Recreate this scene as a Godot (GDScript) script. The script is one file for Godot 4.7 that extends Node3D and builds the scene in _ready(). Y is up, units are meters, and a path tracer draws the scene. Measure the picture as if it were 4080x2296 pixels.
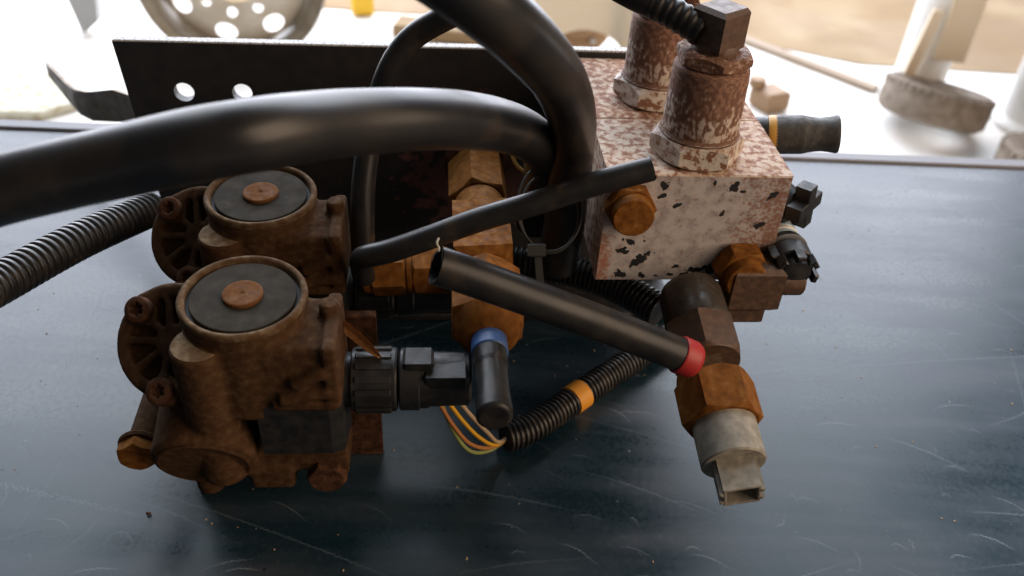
extends Node3D
# Air valves, hoses and a corroded valve block on a dark workbench, a bright workshop floor behind.

var bases := {}
var taken := {}
var M := {}
var rng := RandomNumberGenerator.new()


# ---------------------------------------------------------------- mesh building
class Shape:
	var v := PackedVector3Array()
	var n := PackedVector3Array()
	var u := PackedVector2Array()
	var ix := PackedInt32Array()

	# rows of points; the front side is (towards the next row) x (towards the next column)
	func grid(rows: Array, wrap := false, uvr := Rect2(0, 0, 1, 1)) -> void:
		var R := rows.size()
		var K: int = rows[0].size()
		var b := v.size()
		for i in R:
			var ra: PackedVector3Array = rows[max(i - 1, 0)]
			var rb: PackedVector3Array = rows[min(i + 1, R - 1)]
			var rc: PackedVector3Array = rows[i]
			for j in K:
				var jp := j - 1
				var jn := j + 1
				if wrap:
					if jp < 0: jp = K - 2
					if jn > K - 1: jn = 1
				else:
					jp = maxi(jp, 0)
					jn = mini(jn, K - 1)
				var di := rb[j] - ra[j]
				var dj := rc[jn] - rc[jp]
				if dj.length_squared() < 1e-14:
					dj = rb[jn] - rb[jp]
					if dj.length_squared() < 1e-14:
						dj = ra[jn] - ra[jp]
				v.append(rc[j])
				n.append(di.cross(dj).normalized())
				u.append(uvr.position + uvr.size * Vector2(float(j) / maxi(K - 1, 1), float(i) / maxi(R - 1, 1)))
		for i in R - 1:
			for j in K - 1:
				var a := b + i * K + j
				ix.append_array([a, a + K + 1, a + K, a, a + 1, a + K + 1])

	func quad(a: Vector3, b: Vector3, c: Vector3, d: Vector3, ua := Vector2(0, 1), ub := Vector2(1, 1), uc := Vector2(1, 0), ud := Vector2(0, 0)) -> void:
		# a b c d run counter-clockwise seen from the front
		var nn := (b - a).cross(c - a).normalized()
		if nn.length_squared() < 0.5:
			nn = (c - a).cross(d - a).normalized()
		var k := v.size()
		v.append_array([a, b, c, d])
		n.append_array([nn, nn, nn, nn])
		u.append_array([ua, ub, uc, ud])
		ix.append_array([k, k + 2, k + 1, k, k + 3, k + 2])

	func lathe(p: PackedVector2Array, t: Transform3D, seg := 40, sharp := 32.0) -> void:
		var start := 0
		for i in range(1, p.size()):
			var cut := i == p.size() - 1
			if not cut:
				cut = absf((p[i] - p[i - 1]).angle_to(p[i + 1] - p[i])) > deg_to_rad(sharp)
			if cut:
				var rows := []
				for k in range(start, i + 1):
					var ring := PackedVector3Array()
					for j in seg + 1:
						var a := TAU * (j % seg) / seg
						ring.append(t * Vector3(p[k].x * cos(a), p[k].y, p[k].x * sin(a)))
					rows.append(ring)
				grid(rows, true)
				start = i

	func inset(poly: PackedVector2Array, c: float) -> PackedVector2Array:
		var out := PackedVector2Array()
		var N := poly.size()
		for i in N:
			var e0 := (poly[i] - poly[(i + N - 1) % N]).normalized()
			var e1 := (poly[(i + 1) % N] - poly[i]).normalized()
			var n0 := Vector2(-e0.y, e0.x)
			var n1 := Vector2(-e1.y, e1.x)
			out.append(poly[i] + (n0 + n1) * c / maxf(1.0 + n0.dot(n1), 0.35))
		return out

	# polygon in the x-z plane pushed along +y, with chamfered ends
	func prism(poly_in: PackedVector2Array, h: float, c: float, t: Transform3D) -> void:
		var poly := poly_in.duplicate()
		var area := 0.0
		for i in poly.size():
			area += poly[i].cross(poly[(i + 1) % poly.size()])
		if area < 0:
			poly.reverse()
		var small := inset(poly, c)
		var N := poly.size()
		var rings := [[small, 0.0], [poly, c], [poly, h - c], [small, h]]
		for r in 3:
			if c <= 0.0 and r != 1:
				continue
			var p0: PackedVector2Array = rings[r][0]
			var p1: PackedVector2Array = rings[r + 1][0]
			for i in N:
				var k := (i + 1) % N
				quad(t * Vector3(p0[i].x, rings[r][1], p0[i].y), t * Vector3(p1[i].x, rings[r + 1][1], p1[i].y), t * Vector3(p1[k].x, rings[r + 1][1], p1[k].y), t * Vector3(p0[k].x, rings[r][1], p0[k].y))
		var tri := Geometry2D.triangulate_polygon(small)
		for side in 2:
			var y := h if side == 1 else 0.0
			var k := v.size()
			var up := (t.basis * (Vector3.UP if side == 1 else Vector3.DOWN)).normalized()
			for q in small:
				v.append(t * Vector3(q.x, y, q.y))
				n.append(up)
				u.append(q * 10.0)
			for i in range(0, tri.size(), 3):
				var a := k + tri[i]
				var b := k + tri[i + 1]
				var d := k + tri[i + 2]
				if (v[b] - v[a]).cross(v[d] - v[a]).dot(up) > 0:
					ix.append_array([a, d, b])
				else:
					ix.append_array([a, b, d])

	func box(s: Vector3, t: Transform3D, c := 0.0005) -> void:
		var p := PackedVector2Array([Vector2(-s.x, -s.z) / 2, Vector2(s.x, -s.z) / 2, Vector2(s.x, s.z) / 2, Vector2(-s.x, s.z) / 2])
		prism(p, s.y, c, t.translated_local(Vector3(0, -s.y / 2, 0)))

	# tube along a dense path; rad(i) radius per point; ends closed flat or left open with a wall
	func tube(path: PackedVector3Array, rad: PackedFloat32Array, seg := 28, close_a := true, close_b := true, squash := 1.0) -> void:
		var N := path.size()
		var rows := []
		var nn := Vector3.ZERO
		var along := 0.0
		for i in N:
			var tt := (path[mini(i + 1, N - 1)] - path[maxi(i - 1, 0)]).normalized()
			if i == 0:
				nn = tt.cross(Vector3.RIGHT if absf(tt.x) < 0.8 else Vector3.UP).normalized()
			nn = (nn - tt * nn.dot(tt)).normalized()
			var bb := nn.cross(tt)
			var ring := PackedVector3Array()
			for j in seg + 1:
				var a := TAU * (j % seg) / seg
				ring.append(path[i] + rad[i] * (nn * cos(a) + bb * sin(a) * squash))
			rows.append(ring)
			if i > 0: along += path[i].distance_to(path[i - 1])
		grid(rows, true, Rect2(0, 0, 1, along / 0.08))
		if close_a:
			fan(rows[0], path[0], true)
		if close_b:
			fan(rows[N - 1], path[N - 1], false)

	func fan(ring: PackedVector3Array, mid: Vector3, first: bool) -> void:
		var point := PackedVector3Array()
		point.resize(ring.size())
		point.fill(mid)
		var b := v.size()
		grid([point, ring] if first else [ring, point], true)
		var up := Vector3.ZERO
		for j in ring.size() - 1:
			up += (ring[j] - mid).cross(ring[j + 1] - mid)
		up = up.normalized() * (1.0 if first else -1.0)
		for i in range(b, v.size()):
			n[i] = up

	func mesh(off: Vector3) -> ArrayMesh:
		var a := []
		a.resize(Mesh.ARRAY_MAX)
		var w := v.duplicate()
		if off != Vector3.ZERO:
			for i in w.size():
				w[i] -= off
		a[Mesh.ARRAY_VERTEX] = w
		a[Mesh.ARRAY_NORMAL] = n
		a[Mesh.ARRAY_TEX_UV] = u
		a[Mesh.ARRAY_INDEX] = ix
		var m := ArrayMesh.new()
		m.add_surface_from_arrays(Mesh.PRIMITIVE_TRIANGLES, a)
		return m


func sdf_shape(f: Callable, lo: Vector3, hi: Vector3, h: float) -> Shape:
	var nx := int((hi.x - lo.x) / h / 4 + 1) * 4
	var ny := int((hi.y - lo.y) / h / 4 + 1) * 4
	var nz := int((hi.z - lo.z) / h / 4 + 1) * 4
	var val := PackedFloat32Array()
	val.resize(nx * ny * nz)
	var reach := h * 4.0 * 0.87 + h * 4.5
	for bz in nz / 4:
		for by in ny / 4:
			for bx in nx / 4:
				var c: float = f.call(lo + Vector3(bx * 4 + 1.5, by * 4 + 1.5, bz * 4 + 1.5) * h)
				var near := absf(c) < reach
				for z in range(bz * 4, bz * 4 + 4):
					for y in range(by * 4, by * 4 + 4):
						var at := (z * ny + y) * nx + bx * 4
						for x in 4:
							val[at + x] = f.call(lo + Vector3(bx * 4 + x, y, z) * h) if near else c
	var s := Shape.new()
	var id := {}
	var corner := [0, 1, nx, nx + 1, nx * ny, nx * ny + 1, nx * ny + nx, nx * ny + nx + 1]
	var cpos := [Vector3(0, 0, 0), Vector3(1, 0, 0), Vector3(0, 1, 0), Vector3(1, 1, 0), Vector3(0, 0, 1), Vector3(1, 0, 1), Vector3(0, 1, 1), Vector3(1, 1, 1)]
	var edges := [[0, 1], [2, 3], [4, 5], [6, 7], [0, 2], [1, 3], [4, 6], [5, 7], [0, 4], [1, 5], [2, 6], [3, 7]]
	for z in nz - 1:
		for y in ny - 1:
			var row := (z * ny + y) * nx
			for x in nx - 1:
				var at := row + x
				if absf(val[at]) > h * 2.0:
					continue
				var some := false
				var inside := val[at] < 0
				for k in range(1, 8):
					if (val[at + corner[k]] < 0) != inside:
						some = true
						break
				if not some:
					continue
				var sum := Vector3.ZERO
				var cnt := 0
				for e in edges:
					var a := val[at + corner[e[0]]]
					var b := val[at + corner[e[1]]]
					if (a < 0) != (b < 0):
						sum += cpos[e[0]].lerp(cpos[e[1]], a / (a - b))
						cnt += 1
				id[at] = s.v.size()
				s.v.append(lo + (Vector3(x, y, z) + sum / cnt) * h)
				s.n.append(Vector3.ZERO)
				s.u.append(Vector2.ZERO)
	for at in id:
		var a: float = val[at]
		for ax in 3:
			var d: int = [1, nx, nx * ny][ax]
			var p: int = [nx, nx * ny, 1][ax]
			var q: int = [nx * ny, 1, nx][ax]
			var b: float = val[at + d]
			if (a < 0) == (b < 0):
				continue
			if not (id.has(at - p) and id.has(at - q) and id.has(at - p - q)):
				continue
			var i0: int = id[at]
			var i1: int = id[at - p]
			var i2: int = id[at - p - q]
			var i3: int = id[at - q]
			var fn := (s.v[i2] - s.v[i0]).cross(s.v[i3] - s.v[i1])
			var way := Vector3.ZERO
			way[ax] = 1.0 if a < 0 else -1.0
			if fn.dot(way) < 0:
				fn = -fn
			s.n[i0] += fn
			s.n[i1] += fn
			s.n[i2] += fn
			s.n[i3] += fn
			if (s.v[i1] - s.v[i0]).cross(s.v[i2] - s.v[i0]).dot(way) > 0:
				s.ix.append_array([i0, i2, i1, i0, i3, i2])
			else:
				s.ix.append_array([i0, i1, i2, i0, i2, i3])
	for i in s.n.size():
		s.n[i] = s.n[i].normalized()
	return s


func smin(a: float, b: float, k: float) -> float:
	var e := maxf(k - absf(a - b), 0.0) / k
	return minf(a, b) - e * e * k * 0.25


func d_cyl(p: Vector3, a: Vector3, dir: Vector3, l: float, r: float, e := 1.0) -> float:
	var q := p - a
	var t := q.dot(dir)
	var rr := (q - dir * t).length() - r + e
	var hh := absf(t - l * 0.5) - l * 0.5 + e
	return minf(maxf(rr, hh), 0.0) + Vector2(maxf(rr, 0), maxf(hh, 0)).length() - e


func d_box(p: Vector3, c: Vector3, s: Vector3, e := 1.0) -> float:
	var q := (p - c).abs() - s + Vector3(e, e, e)
	return q.max(Vector3.ZERO).length() + minf(maxf(q.x, maxf(q.y, q.z)), 0.0) - e


# ---------------------------------------------------------------- names and nodes
func thing(called: String, label: String, category: String, at := Vector3.ZERO, group := "") -> Node3D:
	var o := Node3D.new()
	o.name = numbered(called)
	add_child(o)
	o.position = at
	bases[o] = at
	o.set_meta("label", label)
	o.set_meta("category", category)
	if group: o.set_meta("group", group)
	return o


func numbered(called: String) -> String:
	taken[called] = taken.get(called, -1) + 1
	return called if taken[called] == 0 else "%s_%03d" % [called, taken[called]]


func put(s: Shape, called: String, mat: Material, parent: Node = self) -> MeshInstance3D:
	var o := MeshInstance3D.new()
	o.name = called if parent != self else numbered(called)
	o.mesh = s.mesh(bases.get(parent, Vector3.ZERO))
	o.material_override = mat
	parent.add_child(o, true)
	bases[o] = bases.get(parent, Vector3.ZERO)
	return o


func tag(o: Node, label: String, category: String, group := "") -> void:
	o.set_meta("label", label)
	o.set_meta("category", category)
	if group: o.set_meta("group", group)


func axis(p: Vector3, dir: Vector3, roll := 0.0) -> Transform3D:
	var y := dir.normalized()
	var x := y.cross(Vector3.RIGHT if absf(y.x) < 0.8 else Vector3.BACK).normalized()
	var z := x.cross(y)
	return Transform3D(Basis(x, y, z) * Basis(Vector3.UP, roll), p)


func V2(a: Array) -> PackedVector2Array:
	var p := PackedVector2Array()
	for i in range(0, a.size(), 2):
		p.append(Vector2(a[i], a[i + 1]))
	return p


func ngon(k: int, r: float) -> PackedVector2Array:
	var p := PackedVector2Array()
	for i in k:
		p.append(Vector2(r, 0).rotated(TAU * i / k))
	return p


func disc(s: Shape, r: float, l: float, t: Transform3D, e := 0.0008, seg := 40) -> void:
	s.lathe(V2([0, 0, r - e, 0, r - e * 0.3, e * 0.3, r, e, r, l - e, r - e * 0.3, l - e * 0.3, r - e, l, 0, l]), t, seg, 50.0)


# a hexagon nut whose corners are rounded off by a cone at both ends
func nut(s: Shape, r: float, l: float, t: Transform3D, c := 0.0016, k := 6) -> void:
	var ap := r * cos(PI / k)
	for i in k:
		var a0 := TAU * i / k
		var lo := PackedVector3Array()
		var hi := PackedVector3Array()
		var ins_l := PackedVector3Array()
		var ins_h := PackedVector3Array()
		for j in 9:
			var f := j / 8.0
			var p := Vector2(r, 0).rotated(a0).lerp(Vector2(r, 0).rotated(a0 + TAU / k), f)
			var drop := (p.length() - ap) * 0.62 + c * 0.25
			var q := p.normalized() * minf(ap * 0.985, p.length())
			lo.append(t * Vector3(p.x, drop, p.y))
			hi.append(t * Vector3(p.x, l - drop, p.y))
			ins_l.append(t * Vector3(q.x, 0, q.y))
			ins_h.append(t * Vector3(q.x, l, q.y))
		s.grid([ins_l, lo])
		s.grid([lo, hi])
		s.grid([hi, ins_h])
		s.fan(ins_l, t * Vector3.ZERO, true)
		s.fan(ins_h, t * Vector3(0, l, 0), false)


func smooth(pts: Array, step: float) -> PackedVector3Array:
	var dense := PackedVector3Array()
	for i in pts.size() - 1:
		var p0: Vector3 = pts[maxi(i - 1, 0)]
		var p1: Vector3 = pts[i]
		var p2: Vector3 = pts[i + 1]
		var p3: Vector3 = pts[mini(i + 2, pts.size() - 1)]
		for k in 24:
			dense.append(p1.cubic_interpolate(p2, p0, p3, k / 24.0))
	dense.append(pts[-1])
	var out := PackedVector3Array([dense[0]])
	var left := step
	for i in range(1, dense.size()):
		var a := dense[i - 1]
		var d := dense[i] - a
		var l := d.length()
		var at := left
		while at <= l:
			out.append(a + d * at / l)
			at += step
		left = at - l
	out.append(dense[-1])
	return out


func even(n: int, r: float) -> PackedFloat32Array:
	var a := PackedFloat32Array()
	a.resize(n)
	a.fill(r)
	return a


func hose(pts: Array, r: float, seg := 40, wobble := 0.0) -> Shape:
	var s := Shape.new()
	var p := smooth(pts, r * 0.35)
	var rad := even(p.size(), r)
	for i in p.size():
		rad[i] *= 1.0 + wobble * (sin(i * 0.37) + 0.7 * sin(i * 0.91 + 1.0))
	s.tube(p, rad, seg)
	return s


# hollow cut tube: wall of the given thickness, open at the first end
func open_tube(pts: Array, r: float, wall: float, seg := 40) -> Shape:
	var s := Shape.new()
	var p := smooth(pts, r * 0.3)
	s.tube(p, even(p.size(), r), seg, false, true)
	var q := p.slice(0, mini(14, p.size()))
	q.reverse()
	s.tube(q, even(q.size(), r - wall), seg, true, false)
	# cut face
	var o := PackedVector3Array()
	var n := PackedVector3Array()
	var tt := (p[1] - p[0]).normalized()
	var nn := tt.cross(Vector3.RIGHT if absf(tt.x) < 0.8 else Vector3.UP).normalized()
	var bb := nn.cross(tt)
	for j in seg + 1:
		var a := TAU * (j % seg) / seg
		var w := nn * cos(a) + bb * sin(a)
		var ragged := tt * 0.0006 * sin(a * 3.0 + 1.0)
		o.append(p[0] + w * r + ragged)
		n.append(p[0] + w * (r - wall) + ragged)
	s.grid([n, o], true)
	return s


func conduit(pts: Array, r: float, pitch: float, seg := 32) -> Shape:
	var s := Shape.new()
	var p := smooth(pts, pitch / 10.0)
	var rad := PackedFloat32Array()
	for i in p.size():
		var f := fposmod(i / 10.0, 1.0)
		var k := smoothstep(0.0, 0.16, f) - smoothstep(0.62, 0.78, f)
		rad.append(r * (0.86 + 0.14 * k))
	s.tube(p, rad, seg, true, true)
	return s


# ---------------------------------------------------------------- materials
func lin(r: float, g: float, b: float) -> Color:
	return Color(r, g, b).linear_to_srgb()


func noise(freq: float, sd: int, oct := 5, kind := FastNoiseLite.TYPE_SIMPLEX_SMOOTH) -> FastNoiseLite:
	var f := FastNoiseLite.new()
	f.noise_type = kind
	f.seed = sd
	f.frequency = freq
	f.fractal_octaves = oct
	f.fractal_gain = 0.55
	return f


func ramp(stops: Array) -> Gradient:
	var g := Gradient.new()
	var off := PackedFloat32Array()
	var col := PackedColorArray()
	for s in stops:
		off.append(s[0])
		col.append(s[1])
	g.offsets = off
	g.colors = col
	return g


func ntex(freq: float, sd: int, g: Gradient, oct := 5, size := 512) -> NoiseTexture2D:
	var t := NoiseTexture2D.new()
	t.width = size
	t.height = size
	t.seamless = true
	t.noise = noise(freq, sd, oct)
	if g: t.color_ramp = g
	return t


func grey(a: float) -> Color:
	return Color(a, a, a)


# stops: [position, linear colour]; tile in metres; relief in centimetres
func mottled(called: String, stops: Array, freq: float, tile: float, rough: float, relief := 0.0, sd := 1, rough_swing := 0.15, spec := 0.5, relief_freq := 0.05) -> StandardMaterial3D:
	var m := StandardMaterial3D.new()
	m.resource_name = called
	m.albedo_texture = ntex(freq, sd, ramp(stops))
	m.roughness = 1.0
	m.roughness_texture = ntex(freq * 1.6, sd + 11, ramp([[0.25, grey(clampf(rough - rough_swing, 0.05, 1))], [0.75, grey(clampf(rough + rough_swing, 0.05, 1))]]), 4, 256)
	m.metallic_specular = spec
	m.uv1_triplanar = true
	m.uv1_world_triplanar = true
	m.uv1_scale = Vector3.ONE / tile
	if relief > 0:
		m.heightmap_enabled = true
		m.heightmap_texture = ntex(relief_freq, sd + 5, null, 4, 512)
		m.heightmap_scale = relief
	M[called] = m
	return m


func warp(m: StandardMaterial3D, much: float) -> void:
	var f: FastNoiseLite = m.albedo_texture.noise
	f.domain_warp_enabled = true
	f.domain_warp_amplitude = much
	f.domain_warp_frequency = 0.03
	f.domain_warp_fractal_octaves = 3


func plain(called: String, c: Color, rough: float, metal := 0.0, spec := 0.5) -> StandardMaterial3D:
	var m := StandardMaterial3D.new()
	m.resource_name = called
	m.albedo_color = c
	m.roughness = rough
	m.metallic = metal
	m.metallic_specular = spec
	M[called] = m
	return m


func pictured(called: String, im: Image, rough: float) -> StandardMaterial3D:
	var m := plain(called, Color.WHITE, rough)
	m.albedo_texture = ImageTexture.create_from_image(im)
	return m


func make_materials() -> void:
	mottled("cast_rust", [[0.2, lin(0.044, 0.022, 0.011)], [0.5, lin(0.062, 0.031, 0.015)], [0.68, lin(0.078, 0.042, 0.021)], [0.85, lin(0.098, 0.060, 0.033)], [0.97, lin(0.13, 0.09, 0.055)]], 0.05, 0.15, 0.86, 0.010, 3, 0.1, 0.4, 0.11)
	mottled("orange_rust", [[0.2, lin(0.13, 0.048, 0.011)], [0.5, lin(0.195, 0.074, 0.015)], [0.7, lin(0.235, 0.096, 0.022)], [0.9, lin(0.28, 0.135, 0.042)]], 0.018, 0.075, 0.72, 0.014, 8)
	mottled("dark_rust", [[0.2, lin(0.035, 0.017, 0.010)], [0.5, lin(0.068, 0.031, 0.018)], [0.8, lin(0.105, 0.05, 0.028)]], 0.012, 0.06, 0.85, 0.03, 14)
	mottled("block_top_paint", [[0.2, lin(0.22, 0.10, 0.058)], [0.38, lin(0.33, 0.175, 0.11)], [0.46, lin(0.43, 0.28, 0.195)], [0.54, lin(0.53, 0.405, 0.31)], [0.7, lin(0.6, 0.49, 0.39)], [0.88, lin(0.5, 0.4, 0.32)]], 0.02, 0.07, 0.72, 0.02, 23, 0.1, 0.4)
	warp(M.block_top_paint, 38.0)
	mottled("block_rear_paint", [[0.28, lin(0.22, 0.10, 0.058)], [0.46, lin(0.32, 0.17, 0.105)], [0.55, lin(0.40, 0.25, 0.175)], [0.64, lin(0.52, 0.39, 0.295)], [0.82, lin(0.6, 0.49, 0.39)]], 0.02, 0.07, 0.78, 0.022, 29, 0.1, 0.35)
	warp(M.block_rear_paint, 38.0)
	mottled("nut_paint", [[0.3, lin(0.22, 0.1, 0.055)], [0.41, lin(0.28, 0.14, 0.08)], [0.45, lin(0.55, 0.48, 0.41)], [0.75, lin(0.64, 0.57, 0.5)]], 0.013, 0.06, 0.62, 0.02, 31, 0.12, 0.5)
	mottled("flaking_cylinder", [[0.42, lin(0.16, 0.075, 0.042)], [0.62, lin(0.24, 0.115, 0.065)], [0.68, lin(0.36, 0.22, 0.16)], [0.74, lin(0.52, 0.42, 0.35)]], 0.02, 0.06, 0.75, 0.05, 37)
	mottled("rubber", [[0.3, lin(0.010, 0.010, 0.011)], [0.55, lin(0.018, 0.017, 0.016)], [0.75, lin(0.034, 0.027, 0.021)], [0.95, lin(0.055, 0.040, 0.029)]], 0.008, 0.22, 0.38, 0.003, 41, 0.05, 0.45, 0.03)
	mottled("dusty_rubber", [[0.3, lin(0.045, 0.043, 0.041)], [0.6, lin(0.07, 0.068, 0.064)], [0.85, lin(0.11, 0.10, 0.09)]], 0.02, 0.06, 0.6, 0.015, 45)
	mottled("tube_black", [[0.3, lin(0.012, 0.012, 0.013)], [0.6, lin(0.022, 0.021, 0.02)], [0.78, lin(0.035, 0.028, 0.022)], [0.94, lin(0.08, 0.052, 0.03)]], 0.01, 0.12, 0.38, 0.003, 43, 0.06, 0.38, 0.03)
	mottled("conduit_black", [[0.3, lin(0.012, 0.012, 0.012)], [0.65, lin(0.026, 0.024, 0.022)], [0.85, lin(0.08, 0.055, 0.04)]], 0.012, 0.09, 0.42, 0.0, 47)
	mottled("black_plastic", [[0.3, lin(0.012, 0.012, 0.013)], [0.65, lin(0.02, 0.0195, 0.019)], [0.92, lin(0.036, 0.029, 0.023)]], 0.012, 0.07, 0.48, 0.005, 53, 0.1, 0.5, 0.05)
	mottled("cap_grey", [[0.3, lin(0.030, 0.026, 0.021)], [0.6, lin(0.037, 0.032, 0.025)], [0.85, lin(0.048, 0.040, 0.031)]], 0.014, 0.1, 0.85, 0.003, 59, 0.08, 0.25)
	mottled("hub_orange", [[0.3, lin(0.10, 0.041, 0.014)], [0.7, lin(0.135, 0.058, 0.021)]], 0.015, 0.05, 0.8, 0.01, 61)
	mottled("rim_rust", [[0.3, lin(0.07, 0.036, 0.016)], [0.55, lin(0.10, 0.06, 0.032)], [0.8, lin(0.16, 0.115, 0.07)]], 0.02, 0.08, 0.8, 0.01, 64)
	mottled("dust_tan", [[0.3, lin(0.13, 0.085, 0.05)], [0.6, lin(0.18, 0.125, 0.075)], [0.8, lin(0.23, 0.17, 0.11)]], 0.012, 0.05, 0.9, 0.015, 67)
	mottled("grey_plastic", [[0.3, lin(0.2, 0.18, 0.145)], [0.6, lin(0.3, 0.275, 0.225)], [0.8, lin(0.36, 0.335, 0.28)]], 0.012, 0.06, 0.55, 0.006, 71)
	mottled("edge_metal", [[0.3, lin(0.2, 0.2, 0.2)], [0.5, lin(0.5, 0.5, 0.5)], [0.75, lin(0.7, 0.7, 0.69)]], 0.04, 0.05, 0.5, 0.03, 73)
	mottled("concrete", [[0.3, lin(0.8, 0.76, 0.7)], [0.6, lin(0.86, 0.84, 0.8)], [0.8, lin(0.88, 0.87, 0.84)]], 0.01, 1.3, 0.85, 0.0, 79)
	mottled("shade_timber_tan", [[0.25, lin(0.25, 0.165, 0.085)], [0.5, lin(0.29, 0.195, 0.10)], [0.75, lin(0.33, 0.235, 0.13)]], 0.006, 2.2, 0.9, 0.0, 83)  # tan with the far floor's shade in its colour, timber uses it too
	mottled("speckled_slab", [[0.3, lin(0.42, 0.33, 0.18)], [0.42, lin(0.66, 0.62, 0.47)], [0.7, lin(0.74, 0.72, 0.6)]], 0.03, 0.5, 0.85, 0.0, 89)
	mottled("wheel_paint", [[0.3, lin(0.62, 0.54, 0.42)], [0.7, lin(0.72, 0.65, 0.54)]], 0.008, 0.5, 0.45, 0.0, 97)
	mottled("rim_metal", [[0.3, lin(0.2, 0.16, 0.11)], [0.7, lin(0.34, 0.29, 0.22)]], 0.008, 0.5, 0.38, 0.0, 98)
	mottled("tyre_dusty", [[0.3, lin(0.17, 0.13, 0.095)], [0.7, lin(0.26, 0.21, 0.165)]], 0.012, 0.3, 0.85, 0.0, 101)
	mottled("bent_steel", [[0.3, lin(0.2, 0.14, 0.085)], [0.7, lin(0.34, 0.25, 0.16)]], 0.012, 0.1, 0.6, 0.01, 103)
	mottled("leaf", [[0.3, lin(0.5, 0.21, 0.07)], [0.7, lin(0.68, 0.36, 0.15)]], 0.02, 0.03, 0.75, 0.01, 107)
	pictured("barrel", barrel_texture(), 0.75)
	M.barrel.heightmap_enabled = true
	M.barrel.heightmap_texture = ntex(0.03, 15, null, 4, 256)
	M.barrel.heightmap_scale = 0.03
	mottled("sensor_black", [[0.3, lin(0.03, 0.025, 0.02)], [0.7, lin(0.055, 0.042, 0.032)]], 0.02, 0.06, 0.38, 0.004, 117)
	for k in ["cast_rust", "orange_rust", "dark_rust", "hub_orange", "rim_rust", "dust_tan", "leaf"]:
		M[k].metallic_specular = 0.2
	M.cap_grey.metallic_specular = 0.18
	plain("clean_metal", lin(0.5, 0.5, 0.5), 0.4, 0.4)
	plain("yellow_tape", lin(0.72, 0.30, 0.02), 0.5)
	plain("yellow_ring", lin(0.55, 0.3, 0.06), 0.5)
	plain("red_plastic", lin(0.36, 0.018, 0.016), 0.5)
	plain("blue_plastic", lin(0.055, 0.13, 0.34), 0.45)
	plain("pale_blue", lin(0.42, 0.58, 0.68), 0.35)
	plain("wire_orange", lin(0.42, 0.17, 0.05), 0.5)
	plain("wire_yellow", lin(0.72, 0.38, 0.02), 0.45)
	plain("wire_cream", lin(0.5, 0.36, 0.22), 0.5)
	plain("wire_green", lin(0.25, 0.28, 0.09), 0.5)
	plain("dark_hole", lin(0.012, 0.010, 0.009), 0.8)  # near-black that puts shade into hollow insides
	plain("strip_grey", lin(0.2, 0.2, 0.22), 0.55)
	plain("clip_grey", lin(0.16, 0.16, 0.155), 0.4)
	plain("tie_grey", lin(0.028, 0.03, 0.028), 0.5)
	plain("seal_black", lin(0.006, 0.006, 0.006), 0.7)
	mottled("polished_brown", [[0.3, lin(0.07, 0.038, 0.022)], [0.6, lin(0.105, 0.055, 0.03)], [0.85, lin(0.14, 0.075, 0.04)]], 0.02, 0.06, 0.55, 0.008, 113, 0.05)
	plain("pale_paint", lin(0.78, 0.77, 0.74), 0.5)
	plain("cream_paint", lin(0.75, 0.62, 0.44), 0.5)
	plain("machine_brown", lin(0.3, 0.18, 0.09), 0.6)
	plain("yellow_paint", lin(0.8, 0.5, 0.02), 0.5)
	plain("pole_grey", lin(0.1, 0.095, 0.085), 0.5)
	plain("floor_shadow_strip", lin(0.34, 0.26, 0.19), 0.8)
	plain("grit", lin(0.35, 0.25, 0.16), 0.9)
	plain("grit_pale", lin(0.6, 0.58, 0.5), 0.8)


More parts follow.
